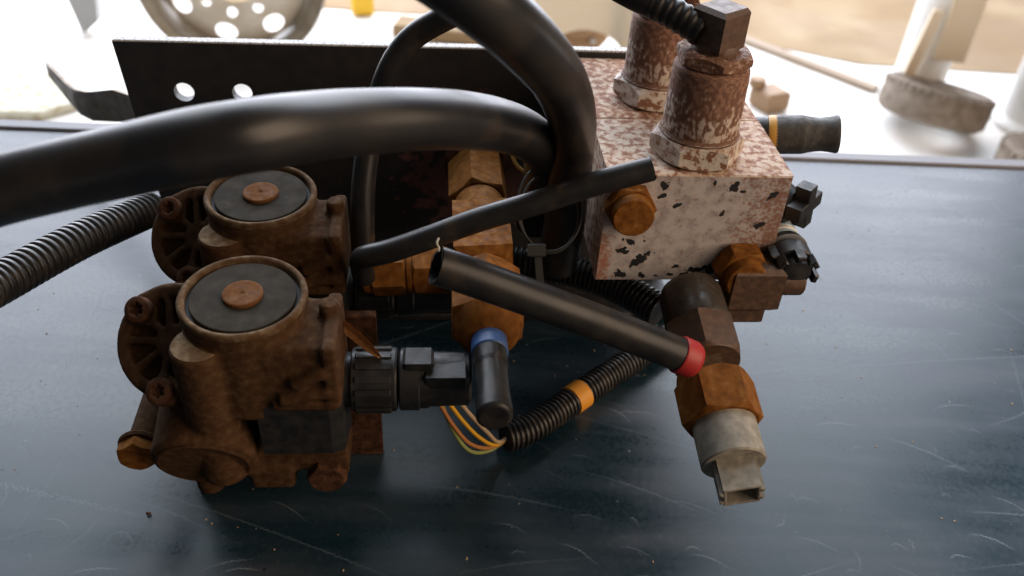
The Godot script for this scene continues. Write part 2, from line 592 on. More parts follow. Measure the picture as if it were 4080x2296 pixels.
# dull dark sheet of the bench: brushed haze, smears, scratches
func bench_texture() -> Array:
	var W := 1536
	var H := 1024
	var streak := noise(0.02, 5, 4).get_image(192, 1024)
	streak.resize(W, H, Image.INTERPOLATE_CUBIC)
	var cloud := noise(0.006, 9, 5).get_image(W, H)
	var fine := noise(0.16, 13, 2).get_image(W, H)
	var a := streak.get_data()
	var b := cloud.get_data()
	var c := fine.get_data()
	var col := PackedByteArray()
	var rgh := PackedByteArray()
	col.resize(W * H * 3)
	rgh.resize(W * H)
	for i in W * H:
		var s := a[i] / 255.0
		var k := b[i] / 255.0
		var f := c[i] / 255.0
		var dust := smoothstep(0.05, 1.0, s * 0.62 + k * 0.38) * 0.85 + maxf(f - 0.55, 0.0) * 0.45
		col[i * 3] = int(8 + 66 * dust)
		col[i * 3 + 1] = int(32 + 46 * dust)
		col[i * 3 + 2] = int(42 + 46 * dust)
		rgh[i] = int(clampf(62 + 50 * dust + 20 * (f - 0.5), 0, 255))
	var im := Image.create_from_data(W, H, false, Image.FORMAT_RGB8, col)
	var ro := Image.create_from_data(W, H, false, Image.FORMAT_L8, rgh)
	var r := RandomNumberGenerator.new()
	r.seed = 77
	for k in 700:
		var p := Vector2(r.randf() * W, r.randf() * H)
		var ang := r.randf_range(-0.5, 0.5) if r.randf() < 0.6 else r.randf() * PI
		var l := r.randf_range(6, 50) if r.randf() < 0.85 else r.randf_range(80, 380)
		scratch(im, ro, p, p + Vector2(l, 0).rotated(ang), r.randf_range(0.18, 0.6), 0.5 if l < 60 else 0.8, r)
	for k in 340:
		var p := Vector2(r.randf() * W, r.randf() * H)
		var bright := r.randf() < 0.7
		var q := r.randi_range(1, 2)
		for dx in q:
			for dy in q:
				spot(im, ro, p + Vector2(dx, dy), Color(0.62, 0.62, 0.6) if bright else Color(0.03, 0.025, 0.02), r.randf_range(0.3, 0.8))
	for k in 60:  # broad worn smears
		var p := Vector2(r.randf() * W, r.randf() * H)
		var l := r.randf_range(30, 150)
		for j in int(l * 5):
			var w := p + Vector2(r.randf() * l, r.randfn(0, 5)).rotated(0.15)
			spot(im, ro, w, Color(0.4, 0.4, 0.4), 0.10)
	# a long worn line and a brown smear near the left valve foot
	scratch(im, ro, uvpx(Vector3(-0.40, 0, 0.055), W, H), uvpx(Vector3(-0.19, 0, 0.085), W, H), 0.75, 2.6, r)
	scratch(im, ro, uvpx(Vector3(-0.27, 0, 0.02), W, H), uvpx(Vector3(-0.27, 0, 0.11), W, H), 0.22, 0.8, r)
	scratch(im, ro, uvpx(Vector3(-0.34, 0, 0.15), W, H), uvpx(Vector3(-0.25, 0, 0.09), W, H), 0.3, 1.0, r)
	scratch(im, ro, uvpx(Vector3(-0.02, 0, -0.015), W, H), uvpx(Vector3(0.06, 0, 0.03), W, H), 0.2, 1.2, r)
	for j in 900:
		var f := r.randf()
		spot(im, ro, uvpx(Vector3(-0.24 + f * 0.14, 0, 0.132 + r.randfn(0, 0.0022)), W, H), Color(0.36, 0.25, 0.16), 0.09 * (1.0 - f * 0.6))
	return [im, ro]


func uvpx(p: Vector3, W: int, H: int) -> Vector2:
	return Vector2((p.x + 0.55) / 1.1 * W, (p.z + 0.45) / 0.8 * H)


func spot(im: Image, ro: Image, p: Vector2, c: Color, k: float) -> void:
	var x := posmod(int(p.x), im.get_width())
	var y := posmod(int(p.y), im.get_height())
	im.set_pixel(x, y, im.get_pixel(x, y).lerp(c, k))
	var g := ro.get_pixel(x, y).r
	ro.set_pixel(x, y, grey(lerpf(g, 0.75, k * 0.6)))


func scratch(im: Image, ro: Image, a: Vector2, b: Vector2, k: float, w: float, r: RandomNumberGenerator) -> void:
	var l := a.distance_to(b)
	var side := (b - a).normalized().orthogonal()
	for i in int(l * 2):
		var f := i / (l * 2)
		var fade := sin(PI * clampf(f, 0.02, 0.98)) * r.randf_range(0.5, 1.0)
		spot(im, ro, a.lerp(b, f) + side * (r.randfn(0, w * 0.5) + 3.0 * sin(f * 4.0)), Color(0.55, 0.57, 0.6), k * fade)


func block_front_texture() -> Image:
	var W := 720
	var H := 496
	var n1 := noise(0.012, 3, 5).get_image(W, H).get_data()
	var n2 := noise(0.05, 17, 4).get_image(W, H).get_data()
	var n3 := noise(0.03, 29, 4).get_image(W, H).get_data()
	var chips := [[0.30, 0.085, 0.022, 0.03, -0.6], [0.30, 0.175, 0.020, 0.016, -0.4], [0.575, 0.06, 0.008, 0.022, 0.0], [0.688, 0.09, 0.019, 0.038, 0.5], [0.745, 0.13, 0.012, 0.011, 0.0], [0.915, 0.16, 0.028, 0.022, -0.7], [0.39, 0.265, 0.02, 0.016, -0.4], [0.655, 0.33, 0.010, 0.022, 0.5], [0.885, 0.44, 0.03, 0.022, -0.2], [0.12, 0.43, 0.022, 0.014, -0.5], [0.135, 0.48, 0.012, 0.010, 0.0], [0.16, 0.61, 0.03, 0.022, 0.4], [0.245, 0.605, 0.008, 0.010, 0.0], [0.13, 0.705, 0.028, 0.026, 0.0], [0.235, 0.79, 0.06, 0.034, -0.75], [0.135, 0.945, 0.03, 0.028, 0.6], [0.46, 0.86, 0.018, 0.014, -0.3], [0.56, 0.895, 0.036, 0.022, 0.0], [0.665, 0.89, 0.052, 0.036, 0.1], [0.51, 0.937, 0.024, 0.013, -0.3], [0.425, 0.945, 0.015, 0.012, 0.0], [0.345, 0.957, 0.010, 0.009, 0.0], [0.265, 0.957, 0.016, 0.02, 0.3]]
	var im := Image.create(W, H, false, Image.FORMAT_RGB8)
	for y in H:
		for x in W:
			var i := y * W + x
			var uu := float(x) / W
			var vv := float(y) / H
			var a := n1[i] / 255.0
			var b := n2[i] / 255.0
			var d := n3[i] / 255.0
			var paint := Color(0.50, 0.455, 0.43).lerp(Color(0.35, 0.32, 0.315), smoothstep(0.3, 0.85, a)) * (0.92 + 0.16 * b)
			var where := 0.30 * smoothstep(0.62, 1.0, uu) * smoothstep(0.95, 0.2, absf(vv - 0.55)) + 0.34 * smoothstep(0.12, 0.0, uu) * smoothstep(0.3, 0.8, vv) + 0.10 * smoothstep(0.10, 0.0, vv)
			var rust := smoothstep(0.52, 0.86, b * 0.5 + d * 0.3 + a * 0.2 + where)
			var c := paint.lerp(Color(0.24, 0.095, 0.05).lerp(Color(0.34, 0.12, 0.05), smoothstep(0.3, 0.0, uu)), rust * 0.85)
			for ch in chips:
				var q := Vector2(uu - ch[0], (vv - ch[1]) * 0.69).rotated(-ch[4])
				if absf(q.x) < ch[2] * 1.8 and absf(q.y) < ch[3] * 1.8:
					var g := Vector2(q.x / ch[2], q.y / (ch[3] * 0.69)).length() + (d - 0.5) * 1.7 + (b - 0.5) * 0.5
					if g < 1.2:
						c = Color(0.012, 0.012, 0.013)
			im.set_pixel(x, y, c.linear_to_srgb())
	return im


func barrel_texture() -> Image:
	var W := 640
	var H := 256
	var n1 := noise(0.05, 43, 5).get_seamless_image(W, H).get_data()
	var n2 := noise(0.022, 47, 4).get_seamless_image(W, H).get_data()
	var im := Image.create(W, H, false, Image.FORMAT_RGB8)
	for y in H:
		for x in W:
			var i := y * W + x
			var v := float(y) / H
			var a := n1[i] / 255.0 * 0.62 + n2[i] / 255.0 * 0.38
			var rust := Color(0.15, 0.072, 0.045).lerp(Color(0.28, 0.145, 0.09), smoothstep(0.35, 0.7, n1[i] / 255.0))
			var paint := Color(0.5, 0.41, 0.34).lerp(Color(0.6, 0.52, 0.45), n2[i] / 255.0)
			rust = rust.lerp(Color(0.26, 0.13, 0.055), smoothstep(0.7, 0.95, v + (a - 0.5) * 0.5) * 0.7)
			var k := 0.85 * smoothstep(-0.06, 0.15, a - (0.47 + 0.36 * smoothstep(0.03, 0.5, v)))
			im.set_pixel(x, y, rust.lerp(paint, k).linear_to_srgb())
	return im


func plate_texture() -> Image:
	var W := 800
	var H := 380
	var n1 := noise(0.03, 31, 5).get_image(W, H).get_data()
	var n2 := noise(0.2, 37, 2).get_image(W, H).get_data()
	var im := Image.create(W, H, false, Image.FORMAT_RGB8)
	for y in H:
		for x in W:
			var i := y * W + x
			var p := Vector2(x / 2000.0, y / 2000.0)
			var a := n1[i] / 255.0
			var c := Color(0.014, 0.014, 0.015).lerp(Color(0.03, 0.028, 0.027), a)
			if n2[i] > 236:
				c = Color(0.07, 0.06, 0.06)
			var d := p.distance_to(Vector2(0.244, 0.094)) / 0.046
			var k := smoothstep(0.1, -0.15, d - 1.0 + (a - 0.5) * 1.6)
			c = c.lerp(Color(0.15, 0.065, 0.055), k * 0.8)
			im.set_pixel(x, y, c.linear_to_srgb())
	return im


# ---------------------------------------------------------------- the scene
var FB := Transform3D(Basis(Vector3.UP, deg_to_rad(6.0)), Vector3(0.1003, 0.186, -0.0237))
var FP := Transform3D(Basis(Vector3.UP, deg_to_rad(6.2)), Vector3(-0.274, 0.189, -0.148))
var FV := Transform3D(Basis(Vector3.UP, deg_to_rad(6.0)) * Basis(Vector3.RIGHT, deg_to_rad(3.0)), Vector3(-0.1296, 0.1568, 0.07))


func _ready() -> void:
	rng.seed = 11
	var cam := Camera3D.new()
	cam.name = "camera"
	cam.fov = 36.48
	cam.near = 0.02
	cam.far = 60.0
	var lens := CameraAttributesPhysical.new()
	lens.frustum_focal_length = 36.41
	lens.frustum_focus_distance = 0.47
	lens.exposure_aperture = 10.0
	lens.frustum_near = 0.02
	lens.frustum_far = 60.0
	cam.attributes = lens
	add_child(cam)
	cam.transform = Transform3D(Basis(Vector3.RIGHT, deg_to_rad(-37.0)) * Basis(Vector3.BACK, deg_to_rad(3.68)), Vector3(0, 0.42, 0.4))
	cam.current = true
	var we := WorldEnvironment.new()
	we.name = "environment"
	var env := Environment.new()
	env.background_mode = Environment.BG_COLOR
	env.background_color = lin(0.06, 0.058, 0.06)
	env.tonemap_mode = Environment.TONE_MAPPER_LINEAR
	env.tonemap_exposure = 1.0
	env.sdfgi_enabled = true
	env.ssao_enabled = true
	env.ssil_enabled = true
	we.environment = env
	add_child(we)
	area("unseen_back_light", Vector3(-0.6, 1.7, -5.0), Vector3(0, -0.4, -0.6), Vector2(8.2, 5.0), 92.0, Color(0.935, 0.95, 1.0))  # out of view behind, placed to light the floor and backlight the bench
	area("unseen_overhead_light", Vector3(-0.6, 4.2, -3.1), Vector3(-0.3, 0, -0.6), Vector2(7, 2.6), 17.0, Color(0.9, 0.96, 1.0))  # out of view overhead, placed for the sheen on the near bench
	area("unseen_side_light", Vector3(2.05, 1.25, 0.85), Vector3(0.08, 0.12, 0.0), Vector2(2.0, 2.0), 6.2, Color(1.0, 0.88, 0.76))  # out of view at right, placed to light right-hand sides and block front
	make_materials()
	build_setting()
	build_bench()
	build_bracket()
	build_valves()
	build_block()
	build_fittings()
	build_hoses()
	build_small()
	build_background()


func area(called: String, at: Vector3, to: Vector3, size: Vector2, energy: float, c: Color) -> void:
	var l := AreaLight3D.new()
	l.name = called
	l.area_size = size
	l.light_energy = energy
	l.light_color = c
	l.shadow_enabled = true
	l.area_range = 14.0
	l.area_attenuation = 2.0
	add_child(l)
	var d := (to - at).normalized()
	var up := Vector3.UP if absf(d.y) < 0.95 else Vector3.FORWARD
	l.transform = Transform3D(Basis.looking_at(d, up), at)


func structure(s: Shape, called: String, m: Material) -> void:
	put(s, called, m).set_meta("kind", "structure")


func build_setting() -> void:
	var s := Shape.new()
	s.quad(Vector3(-9, -0.9, 3), Vector3(9, -0.9, 3), Vector3(9, -0.9, -9), Vector3(-9, -0.9, -9))
	structure(s, "floor", M.concrete)
	s = Shape.new()
	s.quad(Vector3(-9, -0.896, -3.22), Vector3(0.75, -0.896, -3.22), Vector3(0.75, -0.896, -9), Vector3(-9, -0.896, -9))
	s.quad(Vector3(0.75, -0.896, -3.22), Vector3(1.32, -0.896, -2.98), Vector3(9, -0.896, -2.98), Vector3(9, -0.896, -9))
	s.quad(Vector3(0.75, -0.896, -3.22), Vector3(9, -0.896, -9), Vector3(0.75, -0.896, -9), Vector3(0.75, -0.896, -9))
	structure(s, "shaded_ground", M.shade_timber_tan)  # far part of the floor, its shade put into the colour


func build_bench() -> void:
	var t := thing("workbench", "workbench with a dull dark blue-grey scratched sheet top and a pale metal edge strip", "workbench", Vector3(0, -0.9, 0))
	var f := Transform3D(Basis(Vector3.UP, deg_to_rad(3.0)), Vector3(0, 0, -0.388))
	var im := bench_texture()
	var m := StandardMaterial3D.new()
	m.resource_name = "bench_sheet"
	m.albedo_texture = ImageTexture.create_from_image(im[0])
	m.roughness_texture = ImageTexture.create_from_image(im[1])
	m.roughness = 1.0
	m.metallic_specular = 0.46
	var s := Shape.new()
	var a := f * Vector3(-1.1, 0, 0.0)
	var b := f * Vector3(1.1, 0, 0.0)
	var c := f * Vector3(1.1, 0, 1.0)
	var d := f * Vector3(-1.1, 0, 1.0)
	var uv := func(p: Vector3) -> Vector2: return Vector2((p.x + 0.55) / 1.1, (p.z + 0.45) / 0.8)
	s.quad(d, c, b, a, uv.call(d), uv.call(c), uv.call(b), uv.call(a))
	var dn := Vector3(0, -0.003, 0)
	s.quad(a, b, b + dn, a + dn)
	s.quad(d + dn, c + dn, c, d)
	s.quad(a + dn, d + dn, d, a)
	s.quad(c + dn, b + dn, b, c)
	put(s, "sheet", m, t)
	s = Shape.new()
	s.box(Vector3(2.24, 0.03, 1.04), f.translated_local(Vector3(0, -0.0185, 0.497)), 0.002)
	put(s, "bench_top", M.pole_grey, t)
	s = Shape.new()
	s.box(Vector3(2.2, 0.006, 0.016), f.translated_local(Vector3(0, -0.0004, -0.0115)), 0.0012)
	put(s, "edge_strip", M.strip_grey, t)
	for x in [-1.0, 1.0]:
		for z in [0.08, 0.9]:
			s = Shape.new()
			s.box(Vector3(0.05, 0.862, 0.05), f.translated_local(Vector3(x, -0.4655, z)), 0.003)
			put(s, "leg", M.pole_grey, t)


func holed_cell(s: Shape, t: Transform3D, c: Vector2, half: Vector2, r: float, depth: float, uvs: Callable) -> void:
	var sq_f := PackedVector3Array()
	var ci_f := PackedVector3Array()
	var ci_b := PackedVector3Array()
	var sq_b := PackedVector3Array()
	for j in 33:
		var a := TAU * (j % 32) / 32.0 + PI / 4
		var d := Vector2(cos(a), sin(a))
		var k := 1.0 / maxf(absf(d.x), absf(d.y))
		var q := c + d * k * half
		var h := c + d * r
		sq_f.append(t * Vector3(q.x, q.y, 0))
		ci_f.append(t * Vector3(h.x, h.y, 0))
		ci_b.append(t * Vector3(h.x, h.y, -depth))
		sq_b.append(t * Vector3(q.x, q.y, -depth))
	var k0 := s.u.size()
	s.grid([ci_f, sq_f], true)
	var k1 := s.u.size()
	for i in range(k0, k1):
		s.u[i] = uvs.call(t.affine_inverse() * s.v[i])
		s.n[i] = t.basis.z
	s.grid([ci_b, ci_f], true)
	for i in range(k1, s.u.size()):
		s.u[i] = Vector2(0.02, 0.02)
	s.grid([sq_b, ci_b], true)


func build_bracket() -> void:
	var t := thing("mounting_bracket", "long black painted steel angle plate with two round holes standing behind the valves", "bracket", Vector3(-0.1, 0, -0.16))
	var m := pictured("bracket_paint", plate_texture(), 0.5)
	var s := Shape.new()
	var L := 0.40
	var B := -0.1885
	var T := 0.0075
	var uvs := func(p: Vector3) -> Vector2: return Vector2(p.x / 0.4, -p.y / 0.19)
	var xs := [0.0, 0.0245, 0.0565, 0.0637, 0.0957, L]
	var ys := [0.0, -0.019, -0.051, B]
	var lean := 0.014  # the left end is cut on a slant
	for i in 5:
		for j in 3:
			if j == 1 and (i == 1 or i == 3):
				holed_cell(s, FP, Vector2(0.0405 if i == 1 else 0.0797, -0.035), Vector2(0.016, 0.016), 0.0068, T, uvs)
				continue
			var xl0: float = xs[i] + (lean * ys[j] / B if i == 0 else 0.0)
			var xl1: float = xs[i] + (lean * ys[j + 1] / B if i == 0 else 0.0)
			var q := [Vector3(xl1, ys[j + 1], 0), Vector3(xs[i + 1], ys[j + 1], 0), Vector3(xs[i + 1], ys[j], 0), Vector3(xl0, ys[j], 0)]
			s.quad(FP * q[0], FP * q[1], FP * q[2], FP * q[3], uvs.call(q[0]), uvs.call(q[1]), uvs.call(q[2]), uvs.call(q[3]))
			var bk := Vector3(0, 0, -T)
			s.quad(FP * (q[1] + bk), FP * (q[0] + bk), FP * (q[3] + bk), FP * (q[2] + bk))
	var bk := Vector3(0, 0, -T)
	s.quad(FP * (Vector3(lean, B, 0) + bk), FP * Vector3(lean, B, 0), FP * Vector3(0, 0, 0), FP * bk)
	s.quad(FP * Vector3(L, B, 0), FP * (Vector3(L, B, 0) + bk), FP * (Vector3(L, 0, 0) + bk), FP * Vector3(L, 0, 0))
	put(s, "plate", m, t)
	s = Shape.new()
	s.box(Vector3(L, 0.0016, T), FP.translated_local(Vector3(L / 2, 0.0006, -T / 2)), 0.0006)
	put(s, "pale_top_edge", M.edge_metal, t)  # paler strip along the top edge of the plate
	s = Shape.new()
	s.box(Vector3(L - 0.03, 0.006, 0.062), FP.translated_local(Vector3(L / 2 + 0.01, B + 0.0033, 0.0312)), 0.001)
	put(s, "foot_flange", M.black_plastic, t)


# ---------------------------------------------------------------- modulator valves
const DISC_C := Vector3(-38, -27, 4)
var disc_n := Vector3(-0.2, 0.70, 0.68).normalized()
var disc_u := Vector3.ZERO
var disc_w := Vector3.ZERO


func casting(p: Vector3) -> float:
	var d := d_cyl(p, Vector3(0, -58, 0), Vector3.UP, 56, 30, 1.5)
	d = smin(d, d_box(p, Vector3(2, -78, -4), Vector3(27, 30, 18), 6), 5)
	d = smin(d, d_cyl(p, Vector3(-19, -104, 22), Vector3.UP, 92, 13, 1.5), 2)
	# slanted spoked cover
	var q := p - DISC_C
	var ax := q.dot(disc_n)
	var pu := q.dot(disc_u)
	var pw := q.dot(disc_w)
	var rr := sqrt(pu * pu + pw * pw)
	var dc := d_cyl(p, DISC_C - disc_n * 18, disc_n, 18, 29.5, 2.5)
	if ax > -9 and rr < 28:
		var ang := atan2(pw, pu)
		var seg := fposmod(ang + 0.2, TAU / 9) - TAU / 18
		var spoke := absf(rr * sin(seg)) - 2.0
		var pocket := maxf(maxf(rr - 22.5, 8.5 - rr), maxf(-spoke, -(ax + 6)))
		dc = maxf(dc, -pocket)
	d = smin(d, dc, 2)
	d = smin(d, d_cyl(p, DISC_C - disc_n * 48, disc_n, 36, 22, 3), 6)
	# lugs under the cover screws
	d = smin(d, d_cyl(p, Vector3(-53.3, -18.4, -9.5) - disc_n * 20, disc_n, 20, 7.8, 1.5), 3)
	d = smin(d, d_cyl(p, Vector3(-41, -44.7, 21) - disc_n * 26, disc_n, 26, 7.8, 1.5), 3)
	# round lower cover towards the viewer
	var lc := Vector3(0, -0.30, 1).normalized()
	d = smin(d, d_cyl(p, Vector3(-27, -90, 30) - lc * 40, lc, 40, 27, 3.5), 2.5)
	# flange block on the right
	d = smin(d, d_box(p, Vector3(43, -27, 11), Vector3(3.4, 20.5, 21), 1.5), 2)
	d = smin(d, d_box(p, Vector3(28, -29, 9), Vector3(17, 19, 19.5), 2.5), 3)
	d = smin(d, d_box(p, Vector3(28, -46, 18), Vector3(15, 2.4, 14), 1), 2.5)
	d = smin(d, d_cyl(p, Vector3(41, -16, 3), Vector3.UP, 14, 5.0, 1.5), 2)
	d = smin(d, d_cyl(p, Vector3(17, -42, 30), Vector3(0.8, 0.2, 0).normalized(), 26, 3.6, 1.5), 2.5)
	d = smin(d, d_cyl(p, Vector3(24, -32, 30), Vector3(0.8, 0.5, 0).normalized(), 19, 3.6, 1.5), 2.5)
	# lower shelf, foot
	d = smin(d, d_box(p, Vector3(10, -100, 10), Vector3(36, 8, 12), 2), 4)
	d = smin(d, d_box(p, Vector3(4, -112, 14), Vector3(12, 9, 10), 3), 4)
	d = smin(d, d_cyl(p, Vector3(-41, -157, -8), Vector3.UP, 60, 8.2, 1.5), 5)
	d = smin(d, d_box(p, Vector3(-4, -70, -24), Vector3(24, 40, 14), 3), 5)
	d = maxf(d, -(d_cyl(p, Vector3(0, -4, 0), Vector3.UP, 10, 27.3, 0.2)))
	return d


func build_valves() -> void:
	disc_u = disc_n.cross(Vector3.UP).normalized()
	disc_w = disc_n.cross(disc_u)
	var body := sdf_shape(casting, Vector3(-72, -162, -44), Vector3(54, 4, 50), 1.3)
	for i in body.v.size():
		body.v[i] *= 0.001
	var t := thing("modulator_valve", "rust-brown cast air valve in front, with the whole round grey cap in view", "valve", Vector3.ZERO, "pair of cast air valves")
	bases[t] = Vector3.ZERO
	put(body, "casting", M.cast_rust, t)
	var I := Transform3D()
	var s := Shape.new()
	s.lathe(V2([0.0264, -0.0035, 0.0302, -0.0035, 0.0308, -0.0026, 0.0308, -0.0006, 0.0302, 0.0004, 0.0292, 0.0008, 0.0280, 0.0004, 0.0274, -0.0006, 0.0270, -0.0034]), I, 72, 50)
	put(s, "cap_rim", M.rim_rust, t)
	s = Shape.new()
	disc(s, 0.0254, 0.0026, Transform3D(Basis(), Vector3(0, -0.0032, 0)), 0.0006, 72)
	var cap := put(s, "cap", M.cap_grey, t)
	s = Shape.new()
	s.lathe(V2([0, -0.0038, 0.0272, -0.0038, 0.0272, -0.0034, 0, -0.0034]), I, 48)
	put(s, "seal", M.seal_black, cap)
	s = Shape.new()
	s.lathe(V2([0.0096, -0.0008, 0.0099, 0.0006, 0.0094, 0.0013, 0.0084, 0.0014, 0.0018, 0.0013, 0.0013, 0.0007, 0, 0.0006]), I, 40, 50)
	put(s, "hub", M.hub_orange, cap)
	# pale dusty shoulder of the round boss
	s = Shape.new()
	disc(s, 0.0120, 0.0006, Transform3D(Basis(), Vector3(-0.019, -0.0121, 0.022)), 0.0003)
	put(s, "dusty_boss_top", M.dust_tan, t)
	for p in [Vector3(-0.0533, -0.0184, -0.0095), Vector3(-0.041, -0.0447, 0.021)]:
		s = Shape.new()
		var f := axis(p - disc_n * 0.0005, disc_n)
		s.lathe(V2([0.0056, 0, 0.0066, 0.0006, 0.0068, 0.0052, 0.0061, 0.0062, 0.0042, 0.0064]), f, 32, 60)
		var rows := []
		for row in [[0.0042, 0.0064, 0.0], [0.0031, 0.0062, 0.5], [0.0030, 0.0030, 0.5], [0.0, 0.0028, 0.0]]:
			var ring := PackedVector3Array()
			for j in 49:
				var a := TAU * (j % 48) / 48.0
				var r: float = row[0] + 0.0010 * row[2] * cos(a * 6)
				ring.append(f * Vector3(r * cos(a), row[1], r * sin(a)))
			rows.append(ring)
		s.grid(rows, true)
		put(s, "cover_screw", M.dark_rust, t)
	s = Shape.new()
	var lc := Vector3(0, -0.30, 1).normalized()
	s.lathe(V2([0, 0, 0.0242, 0, 0.0244, 0.0006, 0.0232, 0.0013, 0.0222, 0.0013, 0.0215, 0.0008, 0, 0.0012]), axis(Vector3(-0.027, -0.090, 0.030), lc), 56, 60)
	put(s, "round_cover", M.cast_rust, t)
	# coil housing of black plastic with neck, ribbed collar and connector
	s = Shape.new()
	s.prism(V2([-0.019, -0.016, 0.019, -0.016, 0.026, -0.006, 0.024, 0.013, 0.018, 0.0155, -0.0175, 0.0155]), 0.037, 0.0012, Transform3D(Basis(), Vector3(0.0215, -0.0855, 0.0135)))
	put(s, "coil_housing", M.black_plastic, t)
	var fx := axis(Vector3(0.036, -0.054, 0.005), Vector3.RIGHT)
	var con := Shape.new()
	con.lathe(V2([0, 0, 0.0155, 0, 0.0165, 0.001, 0.0165, 0.006, 0.0145, 0.007, 0.0145, 0.0135, 0, 0.0135]), fx, 40)
	var neck := put(con, "connector_neck", M.black_plastic, t)
	con = Shape.new()
	var poly := PackedVector2Array()
	for i in 40:
		var a := TAU * i / 40.0
		var r := 0.0176 if i % 2 == 0 else 0.0176
		poly.append(Vector2(r, 0).rotated(a))
	con.lathe(V2([0, 0.0135, 0.016, 0.0135, 0.0168, 0.0142, 0.0168, 0.036, 0.016, 0.037, 0, 0.037]), fx, 48)
	put(con, "collar", M.black_plastic, neck)
	for i in 16:
		con = Shape.new()
		var a := TAU * i / 16.0
		con.box(Vector3(0.0016, 0.0185, 0.0032), fx * Transform3D(Basis(Vector3.UP, a), Vector3(0, 0.0250, 0)).translated_local(Vector3(0.0171, 0, 0)), 0.0005)
		put(con, "rib", M.black_plastic, neck)
	con = Shape.new()
	con.lathe(V2([0, 0.038, 0.0155, 0.038, 0.0164, 0.0388, 0.0164, 0.048, 0.0154, 0.049, 0.0154, 0.0525, 0.0145, 0.054, 0.0140, 0.074, 0.0125, 0.0755, 0, 0.0755]), fx, 40)
	con.box(Vector3(0.020, 0.024, 0.018), fx.translated_local(Vector3(-0.004, 0.062, 0.004)), 0.002)
	con.box(Vector3(0.005, 0.016, 0.012), fx * Transform3D(Basis(), Vector3(-0.0165, 0.048, 0.002)), 0.0015)
	put(con, "connector_body", M.black_plastic, neck)
	# through bolts
	for p in [[Vector3(-0.0676, -0.102, 0.013), 0.0], [Vector3(0.0338, -0.110, 0.0237), 0.4]]:
		var f := axis(p[0], Vector3(0.02, 0.03, 1))
		s = Shape.new()
		s.lathe(V2([0, -0.056, 0.0072, -0.056, 0.0072, -0.007, 0.0113, -0.0068, 0.0117, -0.006, 0.0112, -0.0042, 0, -0.0042]), f, 32)
		var bolt := put(s, "through_bolt", M.cast_rust, t)
		s = Shape.new()
		nut(s, 0.0108, 0.0075, f.translated_local(Vector3(0, -0.0042, 0)) * Transform3D(Basis(Vector3.UP, p[1]), Vector3.ZERO), 0.001)
		put(s, "bolt_head", M.orange_rust if p[1] == 0.0 else M.dark_rust, bolt)
	t.transform = FV
	var far: Node3D = t.duplicate()
	far.name = "modulator_valve_001"
	add_child(far)
	far.transform = Transform3D(FV.basis, Vector3(-0.1438, 0.1607, -0.0169))
	far.set_meta("label", "rust-brown cast air valve behind its twin, cap partly hidden under the thick hose")
	# the rear valve's connector sits lower
	far.get_node("connector_neck").position = Vector3(0, -0.012, 0.0)
	# the plate that carries the front valve
	var w := FV
	w.basis = Basis(Vector3.UP, deg_to_rad(6.0))
	var mp := thing("mounting_plate", "flat rust-red steel mounting plate standing behind the front valve", "plate", Vector3(-0.12, 0, 0.03))
	s = Shape.new()
	s.box(Vector3(0.118, 0.112, 0.006), w.translated_local(Vector3(0.0005, -0.1000, -0.0405)), 0.0008)
	put(s, "plate", M.dark_rust, mp)


